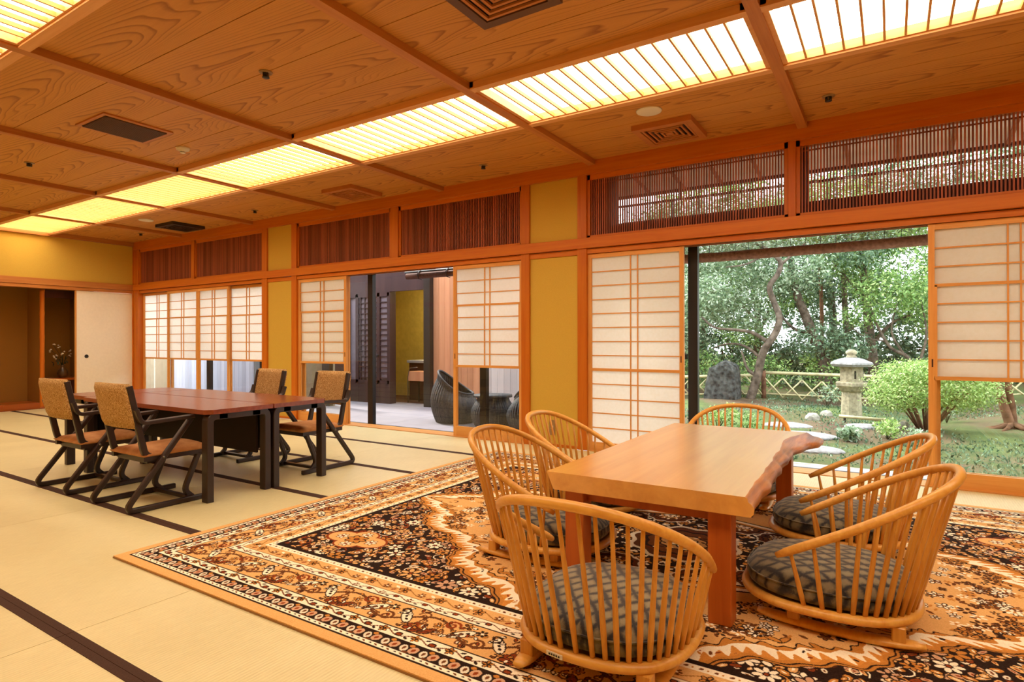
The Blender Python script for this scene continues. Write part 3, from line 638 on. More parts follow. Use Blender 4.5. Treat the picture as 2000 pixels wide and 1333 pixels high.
    for k in range(1900):
        x, y = rr.uniform(.57, Wm), rr.uniform(.57, Hm); an = rr.uniform(0, 3); a1, b1 = rr.uniform(.010, .026), rr.uniform(.007, .015); c.ell(x, y, a1+.004, b1+.004, an, DK); c.ell(x, y, a1, b1, an, [TAN, CRM*.93, OCH, PNK, RUST, TAN][k % 6]); c.ell(x, y, a1*.45, b1*.3, an, [RUST, BRN, CRM][k % 3])
    for k in range(60): c.spiral(rr.uniform(.6, 2.3), rr.uniform(.6, 1.7), rr.uniform(.03, .06), 1.2, rr.uniform(0, 6), [-1, 1][k % 2], .006, [OCH, CRM, RUST][k % 3])
    for k in range(120):
        x, y = rr.uniform(.57, Wm), rr.uniform(.57, Hm); c.flower(x, y, rr.uniform(.03, .055), rr.randint(5, 8), [TAN, OCH, CRM, PNK][k % 4], [RUST, DK][k % 2], DK, rr.uniform(0, 3))
    # lobed cartouche in the corner of the spandrel
    for (x, y) in ((.86, .84),):
        for an, rl in ((0, .17), (1.57, .10), (3.14, .17), (4.71, .10)):
            c.ell(x+math.cos(an)*rl*.6, y+math.sin(an)*rl*.75, rl*.62, .085, an, RUST)
        for an, rl in ((0, .17), (1.57, .10), (3.14, .17), (4.71, .10)):
            c.ell(x+math.cos(an)*rl*.6, y+math.sin(an)*rl*.75, rl*.55, .072, an, TAN)
        c.flower(x, y, .06, 8, OCH, RUST); 
        for an in (0, 1.57, 3.14, 4.71): c.flower(x+math.cos(an)*.11, y+math.sin(an)*.08, .035, 6, CRM, RUST, BRN)
    # open tan ground with ochre leaves along the edge and flower clusters
    edge = F & (h < -.125) & (h > -.23); c = Cv(img, clip=edge)
    for k in range(420):
        x, y = rr.uniform(.57, Wm), rr.uniform(.57, Hm); an = rr.uniform(0, 3); c.ell(x, y, .036, .015, an, DK); c.ell(x, y, .032, .011, an, OCH)
    c = Cv(img, clip=tanf)
    for (bx_, by_) in ((1.42, 1.50), (1.80, 1.12), (1.12, 1.66), (2.2, .86), (1.62, 1.3), (1.05, 1.4), (1.95, .9)):
        for k in range(64):
            an = rr.uniform(0, 6.28); r_ = abs(rr.normal(0, .10)); x, y = bx_+math.cos(an)*r_*1.3, by_+math.sin(an)*r_
            if k % 3: c.flower(x, y, rr.uniform(.018, .032), 5, [CRM, BRN, DK*1.3, OCH, CRM][k % 5], OCH, [None, DK][k % 2], rr.uniform(0, 3))
            else: c.ell(x, y, .018, .008, rr.uniform(0, 3), [BRN, DK, RUST][k % 3 if k % 2 else 0])
    for k in range(10):
        x, y = rr.uniform(1.0, 2.3), rr.uniform(.8, 1.7); c.flower(x, y, .036, 6, BRN*.7, TAN, None, rr.uniform(0, 3))
    for k in range(90):
        x, y = rr.uniform(.7, Wm), rr.uniform(.7, Hm); c.ell(x, y, .014, .006, rr.uniform(0, 3), [DK, OCH, BRN][k % 3])
    # centre medallion
    md = np.hypot(cx_/1.02, cy_/.74); ma = np.arctan2(cy_/.74, cx_/1.02); mr = md+.05*np.abs(np.sin(ma*4))
    for lim, col in ((.83, DK), (.815, CRM), (.775, OCH), (.745, DK)): img[F & (mr < lim)] = col
    ins = mr < .73; c = Cv(img, clip=ins)
    for k in range(520):
        x, y = rr.uniform(1.5, Wm), rr.uniform(1.1, Hm); c.ell(x, y, rr.uniform(.008, .022), rr.uniform(.005, .012), rr.uniform(0, 3), [TAN, CRM, OCH, CRM][k % 4])
    for k in range(44):
        x, y = rr.uniform(1.6, Wm), rr.uniform(1.1, Hm); c.flower(x, y, rr.uniform(.03, .05), 6, [CRM, TAN, OCH][k % 3], RUST, DK, rr.uniform(0, 3))
    for (x, y, r_) in ((Wm, Hm, .26), (1.86, 1.60, .12), (2.18, 1.28, .13), (1.98, 1.42, .10)):
        for f, col in ((1.1, CRM*.9), (1., BRN*.8), (.86, RUST*.8), (.8, DK), (.72, BRN), (.5, DK), (.45, TAN*.9)):
            wn_ = c.win(x-r_*1.2, x+r_*1.2, y-r_*1.2, y+r_*1.2)
            th = np.arctan2(wn_[5]-y, wn_[4]-x); c.put(wn_, np.hypot(wn_[4]-x, wn_[5]-y) < r_*f*(1+.05*np.cos(10*th)), col)
        for k in range(int(r_*200)):
            an = rr.uniform(0, 6.28); r2 = rr.uniform(.1, .7)*r_; c.ell(x+math.cos(an)*r2, y+math.sin(an)*r2, .014, .007, rr.uniform(0, 3), [CRM, OCH, CRM, DK][k % 4])
        c.flower(x, y, r_*.3, 8, CRM, RUST)
    full = np.concatenate([img, img[:, ::-1]], 1); full = np.concatenate([full, full[::-1]], 0)
    full = np.clip(full+rr.normal(0, .02, full.shape[:2])[..., None], 0, 1)
    hh, ww = full.shape[:2]; im = bpy.data.images.new('rug_pattern', ww, hh); px_ = np.ones((hh, ww, 4), np.float32); px_[..., :3] = full
    im.pixels.foreach_set(px_.ravel()); im.update(); im.pack(); return im
RX0, RX1, RY0, RY1 = -3.35, 1.45, 1.476, 4.962
m, nt, b = newmat('persian_rug'); ti = N(nt, 'ShaderNodeTexImage'); ti.image = make_rug_image(); ti.extension = 'EXTEND'
tc = N(nt, 'ShaderNodeTexCoord'); mp = N(nt, 'ShaderNodeMapping'); L(nt, tc.outputs['Object'], mp.inputs[0])
mp.inputs['Scale'].default_value = (1/(RX1-RX0), 1/(RY1-RY0), 1); mp.inputs['Location'].default_value = (.5, .5, 0); L(nt, mp.outputs[0], ti.inputs[0])
L(nt, ti.outputs[0], b.inputs['Base Color']); b.inputs['Roughness'].default_value = .95; b.inputs['Specular IOR Level'].default_value = .08
pn = noise(nt, tc.outputs['Object'], 260, 2, .7); bump(nt, b, pn, .35, .003); M['rug'] = m
m, nt, b = newmat('rug_edge'); b.inputs['Base Color'].default_value = (*lin((150, 104, 50)), 1); M['rug_edge'] = m
rug = empty('rug', ((RX0+RX1)/2, (RY0+RY1)/2, 0), label='large tan, cream and brown patterned rug under the wooden table', cat='rug')
a_, b_ = (RX1-RX0)/2, (RY1-RY0)/2
MB().box(-a_, a_, -b_, b_, .003, .0125).build('pile', 'rug', rug); MB().box(-a_-.002, a_+.002, -b_-.002, b_+.002, .0005, .008).build('binding', 'rug_edge', rug)
ZR = .0125
# ------------------------------------------------------------------ live-edge table
tb = empty('low_table', (-.88, 3.22, ZR), label='thick live-edge wooden table on square legs standing on the rug', cat='table')
def tl(x, y, z): return (x+.88, y-3.22, z-ZR)
ytop = [2.30, 2.376, 2.55, 2.725, 2.85, 2.978, 3.12, 3.27, 3.42, 3.57, 3.64, 3.71, 3.79, 3.875, 3.97, 4.07, 4.14]
xtop = [-.455, -.461, -.465, -.472, -.475, -.479, -.488, -.497, -.500, -.508, -.520, -.528, -.524, -.508, -.486, -.462, -.450]
dout = [.030, .030, .034, .038, .030, .034, .044, .040, .046, .058, .080, .098, .108, .106, .108, .112, .100]
_y = np.linspace(ytop[0], ytop[-1], 61); _x = np.interp(_y, ytop, xtop)+.003*np.sin(_y*19)+.0015*np.sin(_y*43+1); _x[0] = xtop[0]
_d = np.interp(_y, ytop, dout)*(1+.10*np.sin(_y*11+2)+.05*np.sin(_y*29)); ytop, xtop, dout = list(_y), list(_x), list(_d)
rgh = np.interp(_y, np.linspace(2.3, 4.14, 24), rng.normal(0, .003, 24)); vs = []; n = len(ytop)
for i, y in enumerate(ytop):
    xt, d = xtop[i], dout[i]; xl = -1.283+.004*math.sin(i*1.3)
    xe = xl+.035
    for (x, z) in ((xl, .53), (xt, .53)): vs.append(tl(x, y, z))
slab = MB()
TH = .078; yn0, yn1 = ytop[0], ytop[-1]
sec = []
for i, y in enumerate(ytop):
    xt, d = xtop[i], dout[i]+rgh[i]
    xl = -1.283
    sec.append([(xl, .53), (xt, .53), (xt+.010, .526), (xt+d*.35, .513+.003*math.sin(y*13)+rgh[i]), (xt+d*.7, .505+.004*math.sin(y*17+2)), (xt+d, .490+rgh[i]), (xt+d*.93, .468), (xt+d*.55, .455), (xl+.04, .452), (xl+.028, .455)])
k = len(sec[0]); vs = []; fs = []
for i, s_ in enumerate(sec):
    for (x, z) in s_:
        yy = ytop[i]
        if i == 0: yy += (0.530-z)*.10
        vs.append(tl(x, yy, z))
slab_top = MB(); slab_bark = MB()
topf = []; barkf = []
for i in range(n-1):
    for j in range(k):
        f = (i*k+j, i*k+(j+1) % k, (i+1)*k+(j+1) % k, (i+1)*k+j)
        (barkf if 1 <= j <= 6 else topf).append(f)
topf += [tuple(range(k-1, -1, -1)), tuple((n-1)*k+j for j in range(k))]
slab_top.add(vs, topf); o = slab_top.build('table_top', 'keyaki', tb)
bk = MB().add(vs, barkf, True).build('live_edge', 'bark', tb)
for (x0, y0) in ((-.602, 2.352), (-1.22, 2.352), (-.602, 3.965), (-1.22, 3.965)):
    MB().box(x0+.88, x0+.88+.088, y0-3.22, y0-3.22+.088, 0, .455-ZR, .004).build('leg', 'keyaki_leg', tb)
MB().box(-.30, .30, -.855+.03, -.855+.07, .40-ZR, .453-ZR).build('cross_rail', 'keyaki_leg', tb); MB().box(-.30, .30, .76, .80, .40-ZR, .453-ZR).build('cross_rail', 'keyaki_leg', tb)
# ------------------------------------------------------------------ spindle chairs
A_, B_, Y0_, YT, XT, ZT, K_ = .342, .373, -.057, .143, .318, .296, .557
def rail_pt(t):
    # t in [-1, 1] from left arm tip round the back to right arm tip
    arm = .19; s = abs(t); sg = -1 if t < 0 else 1
    if s > 1-arm:
        u = (1-s)/arm; x = XT+(A_-XT)*u; y = YT+(Y0_-YT)*u
    else:
        ph = (s/(1-arm))*math.pi/2; x = A_*abs(math.sin(ph))**.85; y = Y0_-B_*abs(math.cos(ph))**.85
    return Vector((sg*x, y, ZT+K_*(YT-y)))
def ring_pt(ph, k=1.0, z=.1):
    e = .8; c, s = math.cos(ph), math.sin(ph)
    return Vector((.285*k*math.copysign(abs(c)**e, c), .30*k*math.copysign(abs(s)**e, s), z))
def spindle_chair():
    e = empty('spindle_chair', cat='chair', group='low spindle-back chairs around the wooden table')
    rp = [rail_pt(t) for t in np.linspace(-1, 1, 61)]
    rad = [.0165]*61; rad[0] = .011; rad[-1] = .011; rad[1] = .0155; rad[-2] = .0155
    MB().tube(rp, rad, 10).build('back_rail', 'chair_oak_x', e)
    MB().tube([ring_pt(a) for a in np.linspace(0, 2*math.pi, 49)[:-1]], .022, 10, flat=.8, closed=True).build('seat_ring', 'chair_oak_x', e)
    MB().add(*(lambda p: (p+[Vector((0, 0, .092))], [(i, (i+1) % 32, 32) for i in range(32)]))([ring_pt(a, .97, .092) for a in np.linspace(0, 2*math.pi, 33)[:-1]])).build('seat_board', 'chair_oak_x', e)
    ns = 27
    for i in range(ns):
        t = -.955+1.91*i/(ns-1); top = rail_pt(t); s = abs(t)/.955
        ph = -math.pi/2+math.copysign(1, t)*s*R(97); bot = ring_pt(ph, .985, .112)
        mid = bot.lerp(top, .45)
        MB().tube([bot, bot.lerp(top, .2), mid, bot.lerp(top, .75), top], [.0085, .0100, .0090, .0075, .0066], 8).build('spindle', 'chair_oak', e)
    # cushion
    prof = [(.90, .115), (.99, .128), (1.02, .150), (1.005, .172), (.985, .176), (.97, .184), (.90, .205), (.75, .219), (.5, .228), (.25, .231), (.02, .232)]
    vs = []; fs = []; sg = 40
    for kx, z in prof:
        for a in np.linspace(0, 2*math.pi, sg+1)[:-1]:
            q = ring_pt(a, kx*.985, z); vs.append(q)
    for i in range(len(prof)-1):
        for j in range(sg): fs.append((i*sg+j, i*sg+(j+1) % sg, (i+1)*sg+(j+1) % sg, (i+1)*sg+j))
    fs.append(tuple((len(prof)-1)*sg+j for j in range(sg))); fs.append(tuple(range(sg-1, -1, -1)))
    MB().add(vs, fs, True).build('cushion', 'cushion', e)
    MB().tube([ring_pt(a, .995, .175) for a in np.linspace(0, 2*math.pi, 41)[:-1]], .0035, 6, closed=True).build('piping', 'cushion', e)
    for sx in (-1, 1):
        pts = [(sx*(.200+.012*math.cos(t*1.5)), -.045+.275*t, .019+.012*t*t) for t in np.linspace(-1, 1, 17)]
        MB().tube(pts, [.020, .030]+[.034]*13+[.030, .020], 10, flat=.45).build('rocker', 'chair_oak_x', e)
        for yy in (-.24, .10): MB().box(sx*.205-.024, sx*.205+.024, yy-.022, yy+.022, .03, .088, .004).build('block', 'chair_oak', e)
    return e
sc0 = spindle_chair()
spots = [((-.218, 2.727), 89.34, 'near right spindle chair facing the table, its whole side rocker in view'),
         ((-.257, 3.604), 92.2, 'far right spindle chair, partly behind the near right one, before the garden'),
         ((-.842, 1.988), .7, 'nearest spindle chair with its back to the camera at the table end'),
         ((-1.496, 2.751), -84.7, 'near left spindle chair beside the table corner, rug all around'),
         ((-1.602, 3.505), -86.5, 'far left spindle chair in front of the wall outlet'),
         ((-.91, 4.254), 184.7, 'far end spindle chair behind the table top against the garden')]
for i, ((x, y), a, lab) in enumerate(spots):
    o = sc0 if i == 0 else copy_tree(sc0); o.location = (x, y, ZR-.007); o.rotation_euler = (0, 0, R(a)); o['label'] = lab
    if i == 2:
        tg = MB().box(-.03, .03, -.0015, .0015, -.007, .007).build('maker_plate', 'white', o); p = ring_pt(R(-98), 1.085, .103); tg.location = p; tg.rotation_euler = (0, 0, R(-7))
        for k in range(5): t2 = MB().box(-.003, .003, -.0005, 0, -.003, .003).build('stamp', 'black', tg); t2.location = (-.018+k*.009, -.002, 0)
# ------------------------------------------------------------------ dark armchairs
def dark_chair():
    e = empty('tatami_armchair', cat='chair', group='dark framed armchairs at the dark tables')
    sx = .255-.017
    for s in (-1, 1):
        side = [(.57, .0175), (.0, .0175), (.43, .575)]
        MB().sweep(fillet([(0, y, z) for y, z in side], .07) and [(p[1], p[2]) for p in fillet([(0, y, z) for y, z in side], .07)], .034, .034, s*sx).build('floor_runner', 'dark_frame', e)
        fl_ = [(.40, .03), (.44, .06), (.545, .315)]
        fl_ = [(.455, .022), (.40, .075), (.505, .325)]
        MB().sweep([(p[1], p[2]) for p in fillet([(0, y, z) for y, z in fl_], .05)], .032, .034, s*(sx-.036)).build('front_leg', 'dark_frame', e)
        bp = [(.30, .335), (.145, .345), (.045, .815)]
        MB().sweep([(p[1], p[2]) for p in fillet([(0, y, z) for y, z in bp], .05)], .030, .040, s*(sx-.034)).build('back_post', 'dark_frame', e)
        ar = [(.07, .665), (.10, .572), (.445, .588)]
        MB().sweep([(p[1], p[2]) for p in fillet([(0, y, z) for y, z in ar], .04)], .044, .026, s*(sx+.004)).build('armrest', 'dark_frame', e)
        MB().tube([(s*(sx-.05), .24, .335), (s*(sx+.02), .24, .335)], .009, 8).build('bolt', 'chrome', e)
        MB().box(s*(sx-.036)-.016, s*(sx-.036)+.016, .13, .55, .315, .345).build('seat_rail', 'dark_frame', e)
    MB().box(-.2, .2, .47, .50, .30, .335).build('cross_rail', 'dark_frame', e); MB().box(-.2, .2, .16, .19, .30, .335).build('cross_rail', 'dark_frame', e)
    MB().box(-.22, .22, .40, .43, .0175, .04).build('cross_rail', 'dark_frame', e)
    # seat pad
    vs = []; fs = []; nx_, ny_ = 12, 12
    for j in range(ny_+1):
        for i in range(nx_+1):
            u = i/nx_*2-1; v = j/ny_*2-1; ed = max(abs(u), abs(v)); z = .375+.022*(1-u*u)*(1-v*v)**.5+(.010*v if v > .0 else 0)-.018*max(0, ed-.82)/.18
            vs.append((u*.228, .345+v*.225-.0*u, z))
    nb = len(vs)
    for j in range(ny_+1):
        for i in range(nx_+1): vs.append(((i/nx_*2-1)*.218, .345+(j/ny_*2-1)*.215, .345))
    for j in range(ny_):
        for i in range(nx_):
            q_ = j*(nx_+1)+i; fs.append((q_, q_+1, q_+nx_+2, q_+nx_+1)); fs.append((nb+q_+nx_+1, nb+q_+nx_+2, nb+q_+1, nb+q_))
    for i in range(nx_): fs.append((i+1, i, nb+i, nb+i+1)); q_ = ny_*(nx_+1)+i; fs.append((q_, q_+1, nb+q_+1, nb+q_))
    for j in range(ny_): q_ = j*(nx_+1); fs.append((q_, q_+nx_+1, nb+q_+nx_+1, nb+q_)); q_ += nx_; fs.append((q_+nx_+1, q_, nb+q_, nb+q_+nx_+1))
    MB().add(vs, fs, True).build('seat', 'suede', e)
    # backrest pad following the leaning posts, gently bowed
    vs = []; fs = []; nu, nv = 10, 8
    for layer in (0, 1):
        for j in range(nv+1):
            for i in range(nu+1):
                u = i/nu*2-1; t = j/nv; z = .535+.295*t; yc = .145-(z-.345)*.2128; rnd = 1-.06*max(0, abs(2*t-1)-.7)/.3
                y = yc-.030*(1-u*u)*.6-(.030 if layer == 0 else -.016)+(.008 if layer == 0 else -.006)*max(0, abs(2*t-1)-.75)*4
                vs.append((u*.214*rnd, y, z))
    nb = (nu+1)*(nv+1)
    for j in range(nv):
        for i in range(nu):
            q_ = j*(nu+1)+i; fs.append((q_, q_+1, q_+nu+2, q_+nu+1)); fs.append((nb+q_+nu+1, nb+q_+nu+2, nb+q_+1, nb+q_))
    for i in range(nu): fs.append((i+1, i, nb+i, nb+i+1)); q_ = nv*(nu+1)+i; fs.append((q_, q_+1, nb+q_+1, nb+q_))
    for j in range(nv): q_ = j*(nu+1); fs.append((q_, q_+nu+1, nb+q_+nu+1, nb+q_)); q_ += nu; fs.append((q_+nu+1, q_, nb+q_, nb+q_+nu+1))
    MB().add(vs, fs, True).build('backrest', 'tweed', e)
    return e
dc0 = dark_chair()
for i, (x, y, a, lab) in enumerate(((-4.335, 1.865, 0, 'dark armchair on the camera side of the dark table, the nearer of two'), (-5.235, 1.865, 0, 'dark armchair on the camera side of the dark table, the one toward the alcove'),
                                   (-4.345, 3.80, 180, 'dark armchair across the table, nearest the terrace opening'), (-5.25, 3.80, 180, 'dark armchair across the table, in front of the narrow plaster pillar'))):
    o = dc0 if i == 0 else copy_tree(dc0); o.location = (x, y, .002); o.rotation_euler = (0, 0, R(a)); o['label'] = lab
# ------------------------------------------------------------------ dark tables
def dark_table(cx, cy, ln, wd, rz, lab):
    e = empty('dark_table', (cx, cy, .002), R(rz), label=lab, cat='table', group='dark tables pushed together')
    a, b = ln/2, wd/2; c = .045
    pts = [(-a+c, -b), (a-c, -b), (a, -b+c), (a, b-.004), (-a, b-.004), (-a, -b+c)]
    vs = [(x, y, .603) for x, y in pts]+[(x, y, .635) for x, y in pts]; n = len(pts)
    MB().add(vs, [tuple(range(n-1, -1, -1)), tuple(range(n, 2*n))]+[(i, (i+1) % n, n+(i+1) % n, n+i) for i in range(n)]).build('table_top', 'dark_top', e)
    for sx_ in (-1, 1):
        for sy in (-1, 1):
            path = fillet([(0, sy*(b-.035), 0), (0, sy*(b-.035), .588), (0, sy*(b-.16), .588)], .045)
            MB().sweep([(p[1], p[2]) for p in path], .068, .05, sx_*(a-.05), .08).build('leg', 'dark_frame', e)
        MB().box(sx_*(a-.05)-.034, sx_*(a-.05)+.034, -b+.1, b-.1, .563, .603).build('apron', 'dark_frame', e)
    MB().box(-a+.1, a-.1, b-.075, b-.06, .27, .60).build('modesty_panel', 'dark_panel', e)
    for sx_ in (-1, 1): o = MB().lathe([(.008, 0), (.008, .004), (0, .005)], seg=10).build('screw', 'chrome', e); o.location = (sx_*(a-.2), b-.076, .56); o.rotation_euler = (R(90), 0, 0)
    return e
dark_table(-4.85, 2.56, 1.87, .515, 0, 'near long dark table under the two camera-side armchairs')
dark_table(-4.85, 3.08, 1.87, .515, 180, 'far long dark table with two armchairs behind it')
dark_table(-6.05, 2.82, .93, .50, -90, 'short dark end table at the alcove end of the group')
#--PART4--
# ------------------------------------------------------------------ terrace
deck = empty('terrace_floor', kind='structure')
for i in range(-5, 10):
    for j in range(3): box('paving_slab', 'deck', -12.5+i*.945, -12.5+(i+1)*.945-.004, W+.36+j*.82, W+.36+(j+1)*.82-.004, -.07, -.03, deck)
box('paving_base', 'concrete', -17.4, -3.0, W+.3, 8.4, -.14, -.072, deck)
tw_ = empty('terrace_wall', kind='structure')
x = -6.72
while x < -2.9: box('cladding_board', 'cedar_wall' if x < -5.7 else 'sunlit_board', x, x+.118, 8.02, 8.05, -.05, 2.36, tw_); x += .122
x = -13.6
while x < -10.35: box('cladding_board', 'grey_wall', x, x+.118, 7.22, 7.25, -.05, 1.5, tw_); x += .122
box('plaster_side', 'beige', -17.5, -13.72, 7.20, 7.26, -.05, 1.5, tw_); box('dark_post', 'alu', -13.72, -13.6, 7.18, 7.28, -.05, 1.55, tw_); box('dark_post', 'alu', -10.55, -10.36, 7.15, 7.28, -.05, 1.55, tw_)
box('plaster_side', 'beige', -10.36, -8.35, 7.22, 7.26, -.05, 1.5, tw_); box('dark_post', 'alu', -8.55, -8.36, 7.14, 7.26, -.05, 1.55, tw_)
box('dark_corner_post', 'alu', -6.86, -6.72, 7.92, 8.06, -.05, 2.36, tw_)
box('eave_board', 'soffit', -17.4, -3.06, W+.36, 6.3, 2.36, 2.40, tw_)
box('dark_panel', 'purple_wood', -10.4, -8.83, 8.0, 8.04, -.05, 2.36, tw_)
box('dark_header', 'purple_wood', -9.0, -6.86, 7.98, 8.04, 2.02, 2.36, tw_)
# lattice door and wash room behind
e = empty('lattice_door', (-8.28, 8.0, -.03), label='dark wooden lattice door standing beyond the terrace glass', cat='door')
MB().box(-.55, .55, -.02, .02, 0, .38).build('lower_panel', 'purple_wood', e)
for x in (-.55, -.32, .24, .50): MB().box(x, x+.07, -.025, .025, 0, 2.04).build('stile', 'purple_wood', e)
MB().box(-.55, .55, -.025, .025, 1.97, 2.05).build('rail', 'purple_wood', e); MB().box(-.55, .55, -.025, .025, .36, .42).build('rail', 'purple_wood', e)
for x in (-.21, -.10, .03, .12, .17): MB().box(x, x+.018, -.018, .012, .42, 1.97).build('bar', 'purple_wood', e)
for k in range(15): MB().box(-.25, .5, -.014, .010, .46+k*.1, .474+k*.1).build('bar', 'purple_wood', e)
MB().box(-.52, .5, .012, .014, .36, 1.99).build('frosted_pane', 'frost', e)
MB().lathe([(.02, 0), (.02, .03), (.03, .04), (0, .05)], seg=12).build('knob', 'black', e).location = (.27, -.03, .85)
br = empty('wash_room', kind='structure')
x = -8.1
while x < -6.9: box('cladding_board', 'gold_plaster', x, x+.118, 9.6, 9.63, -.05, 2.4, br); x += .122
box('side_panel', 'gold_plaster', -6.9, -6.86, 8.06, 9.6, -.05, 2.4, br); box('side_panel', 'purple_wood', -7.78, -7.72, 8.02, 8.14, -.05, 2.36, br)
box('side_panel', 'gold_plaster', -9.2, -9.16, 8.06, 9.6, -.05, 2.4, br); box('back_panel', 'gold_plaster', -9.2, -8.1, 9.6, 9.63, -.05, 2.4, br)
box('room_ceiling', 'gold_plaster', -9.2, -6.86, 8.04, 9.63, 2.36, 2.4, br); box('room_floor', 'transom_dark', -9.2, -6.86, 8.06, 9.63, -.08, -.05, br)
box('switch_plate', 'white', -7.78, -7.70, 9.585, 9.6, 1.0, 1.14, br)
e = empty('wash_counter', (-7.5, 9.2, -.05), label='pale counter top on dark cabinet inside the wash room', cat='counter')
MB().box(-.6, .6, -.35, .38, .74, .79, .004).build('top', 'concrete', e); MB().box(-.58, .58, -.30, .38, 0, .74).build('cabinet', 'transom_dark', e); MB().lathe([(.12, 0), (.16, .05), (.17, .09), (.15, .09), (.1, .03), (0, .02)], seg=20).build('basin', 'white', e).location = (0, 0, .79)
e = empty('wash_stool', (-7.45, 8.55, -.05), label='wooden box stool with metal hoop handle in the wash room doorway', cat='stool')
MB().box(-.2, .2, -.16, .16, .42, .60, .006).build('box_seat', 'cedar_wall', e)
for s in (-1, 1): MB().tube([(s*.2, s*.16, 0), (s*.2, s*.16, .5), (s*.2*.8, s*.16, .66), (-s*.2*.2, s*.16, .68)], .01, 8).build('hoop', 'chrome', e); MB().box(-s*.2-.01, -s*.2+.01, s*.15-.01, s*.15+.01, 0, .43).build('leg', 'chrome', e)
e = empty('wash_lamp', (-7.4, 9.0, 2.33), label='small warm downlight in the wash room ceiling', cat='lamp'); MB().lathe([(.0, -.01), (.10, -.01), (.11, .02)], seg=16).build('lens', 'bathlamp', e)
# wicker seats
def wicker(name, x, y, r, h0, h1, a0, lab, cat, closed=False):
    e = empty(name, (x, y, -.03), label=lab, cat=cat, group='grey wicker terrace seats')
    seg = 96; rows_ = 15; vs = []; fs = []
    for j in range(rows_+1):
        t = j/rows_
        for k in range(seg):
            th = 2*math.pi*k/seg; lo = .5+.5*math.cos(th-a0); H = h0+(h1-h0)*lo**1.6
            rr_ = r*(.78+.24*math.sin(min(1, t*1.15)*math.pi*.9)-(.16*t*t)); rr_ *= 1+(.012 if k % 2 else -.012)
            vs.append((rr_*math.cos(th), rr_*math.sin(th), t*H))
    for j in range(rows_):
        for k in range(seg): fs.append((j*seg+k, j*seg+(k+1) % seg, (j+1)*seg+(k+1) % seg, (j+1)*seg+k))
    fs.append(tuple(range(seg-1, -1, -1)))
    MB().add(vs, fs).build('woven_shell', 'wicker', e)
    b = rows_*seg; rim = [vs[b+k] for k in range(0, seg, 2)]; MB().tube(rim, .016, 6, closed=True).build('rim', 'wicker', e)
    if closed: MB().lathe([(0, 0), (r*.86, 0), (r*.86, .03), (0, .035)], seg=40).build('top', 'wicker', e).location = (0, 0, h0-.005)
    else: MB().lathe([(0, 0), (r*.8, 0), (r*.84, .05), (r*.75, .09), (0, .1)], seg=32).build('cushion', 'wicker', e).location = (0, 0, h0*.6)
    return e
wicker('wicker_chair', -5.22, 6.72, .36, .40, .72, R(200), 'grey wicker pod chair with a high left side on the terrace', 'chair')
wicker('wicker_table', -4.50, 6.60, .30, .40, .40, 0, 'round grey wicker drum table between the pod chairs', 'table', True)
wicker('wicker_chair', -3.83, 6.55, .36, .40, .72, R(-20), 'grey wicker pod chair mostly hidden behind the screen stile at right', 'chair')
e = empty('rolled_blind', (-4.6, 6.35, 2.03), label='dark rolled-up blind hanging over the terrace opening', cat='blind')
MB().tube([(-1.2, 0, 0), (1.2, 0, 0)], .045, 14).build('roll', 'rolled_blind', e); MB().tube([(-1.24, 0, .055), (1.24, 0, .055)], .016, 8).build('head_rod', 'black', e)
for x in (-.95, -.45, .4, .95):
    MB().tube([(x, 0, .08), (x-.02, -.05, .02), (x, -.045, -.05), (x+.02, 0, -.06)], .006, 6).build('hook', 'black', e)
# ------------------------------------------------------------------ eave and garden blind
ev = empty('roof_eave', kind='structure')
z_a, z_b = 3.06, 2.90
vs = [(-3.0, W+.36, z_a), (4.5, W+.36, z_a), (4.5, 7.0, z_b), (-3.0, 7.0, z_b)]
MB().add(vs+[(x, y, z+.05) for x, y, z in vs], [(3, 2, 1, 0), (4, 5, 6, 7), (0, 1, 5, 4), (1, 2, 6, 5), (2, 3, 7, 6), (3, 0, 4, 7)]).build('soffit_board', 'soffit', ev)
for k in range(18):
    x = -2.9+k*.42; MB().add([(x, W+.36, z_a-.018), (x+.035, W+.36, z_a-.018), (x+.035, 7.0, z_b-.018), (x, 7.0, z_b-.018), (x, W+.36, z_a), (x+.035, W+.36, z_a), (x+.035, 7.0, z_b), (x, 7.0, z_b)], [(3, 2, 1, 0), (4, 5, 6, 7), (0, 1, 5, 4), (1, 2, 6, 5), (2, 3, 7, 6), (3, 0, 4, 7)]).build('rafter', 'transom', ev)
box('gutter_board', 'transom_dark', -3.0, 4.5, 6.98, 7.03, 2.872, 2.93, ev); box('house_side', 'plaster_in', -3.05, -2.95, W+.3, 7.0, -.1, 2.9, ev)
e = empty('reed_blind', (-.35, 6.6, 2.02), label='brown reed blind half rolled up outside the garden opening', cat='blind')
m = MB(); z = .04
while z < .65: m.box(-2.3, 2.2, -.0025, .0025, z, z+.0040); z += .0098
m.build('reeds', 'reed', e, kind='stuff')
MB().tube([(-2.3, 0, 0), (-1.2, 0, -.012), (0, 0, -.006), (1.1, 0, .004), (2.2, 0, -.004)], .050, 12).build('roll', 'reed', e)
for k in range(34):
    x = -2.25+k*.134; o = MB().box(-.002, .002, -.0045, .0045, -.05, .65).build('cord', 'black', e); o.location = (x, 0, 0)
    o2 = MB().tube([(0, 0, .047), (0, -.046, .01), (0, -.044, -.02), (0, 0, -.049)], .0025, 4).build('loop', 'black', e); o2.location = (x, 0, 0)
MB().box(-2.35, 2.25, -.012, .012, .65, .675).build('head_rail', 'transom_dark', e)
for x in (-1.62, -.2, 1.3): MB().box(x-.004, x+.004, -.03, -.022, .65, .85).build('hanger', 'transom_dark', e)
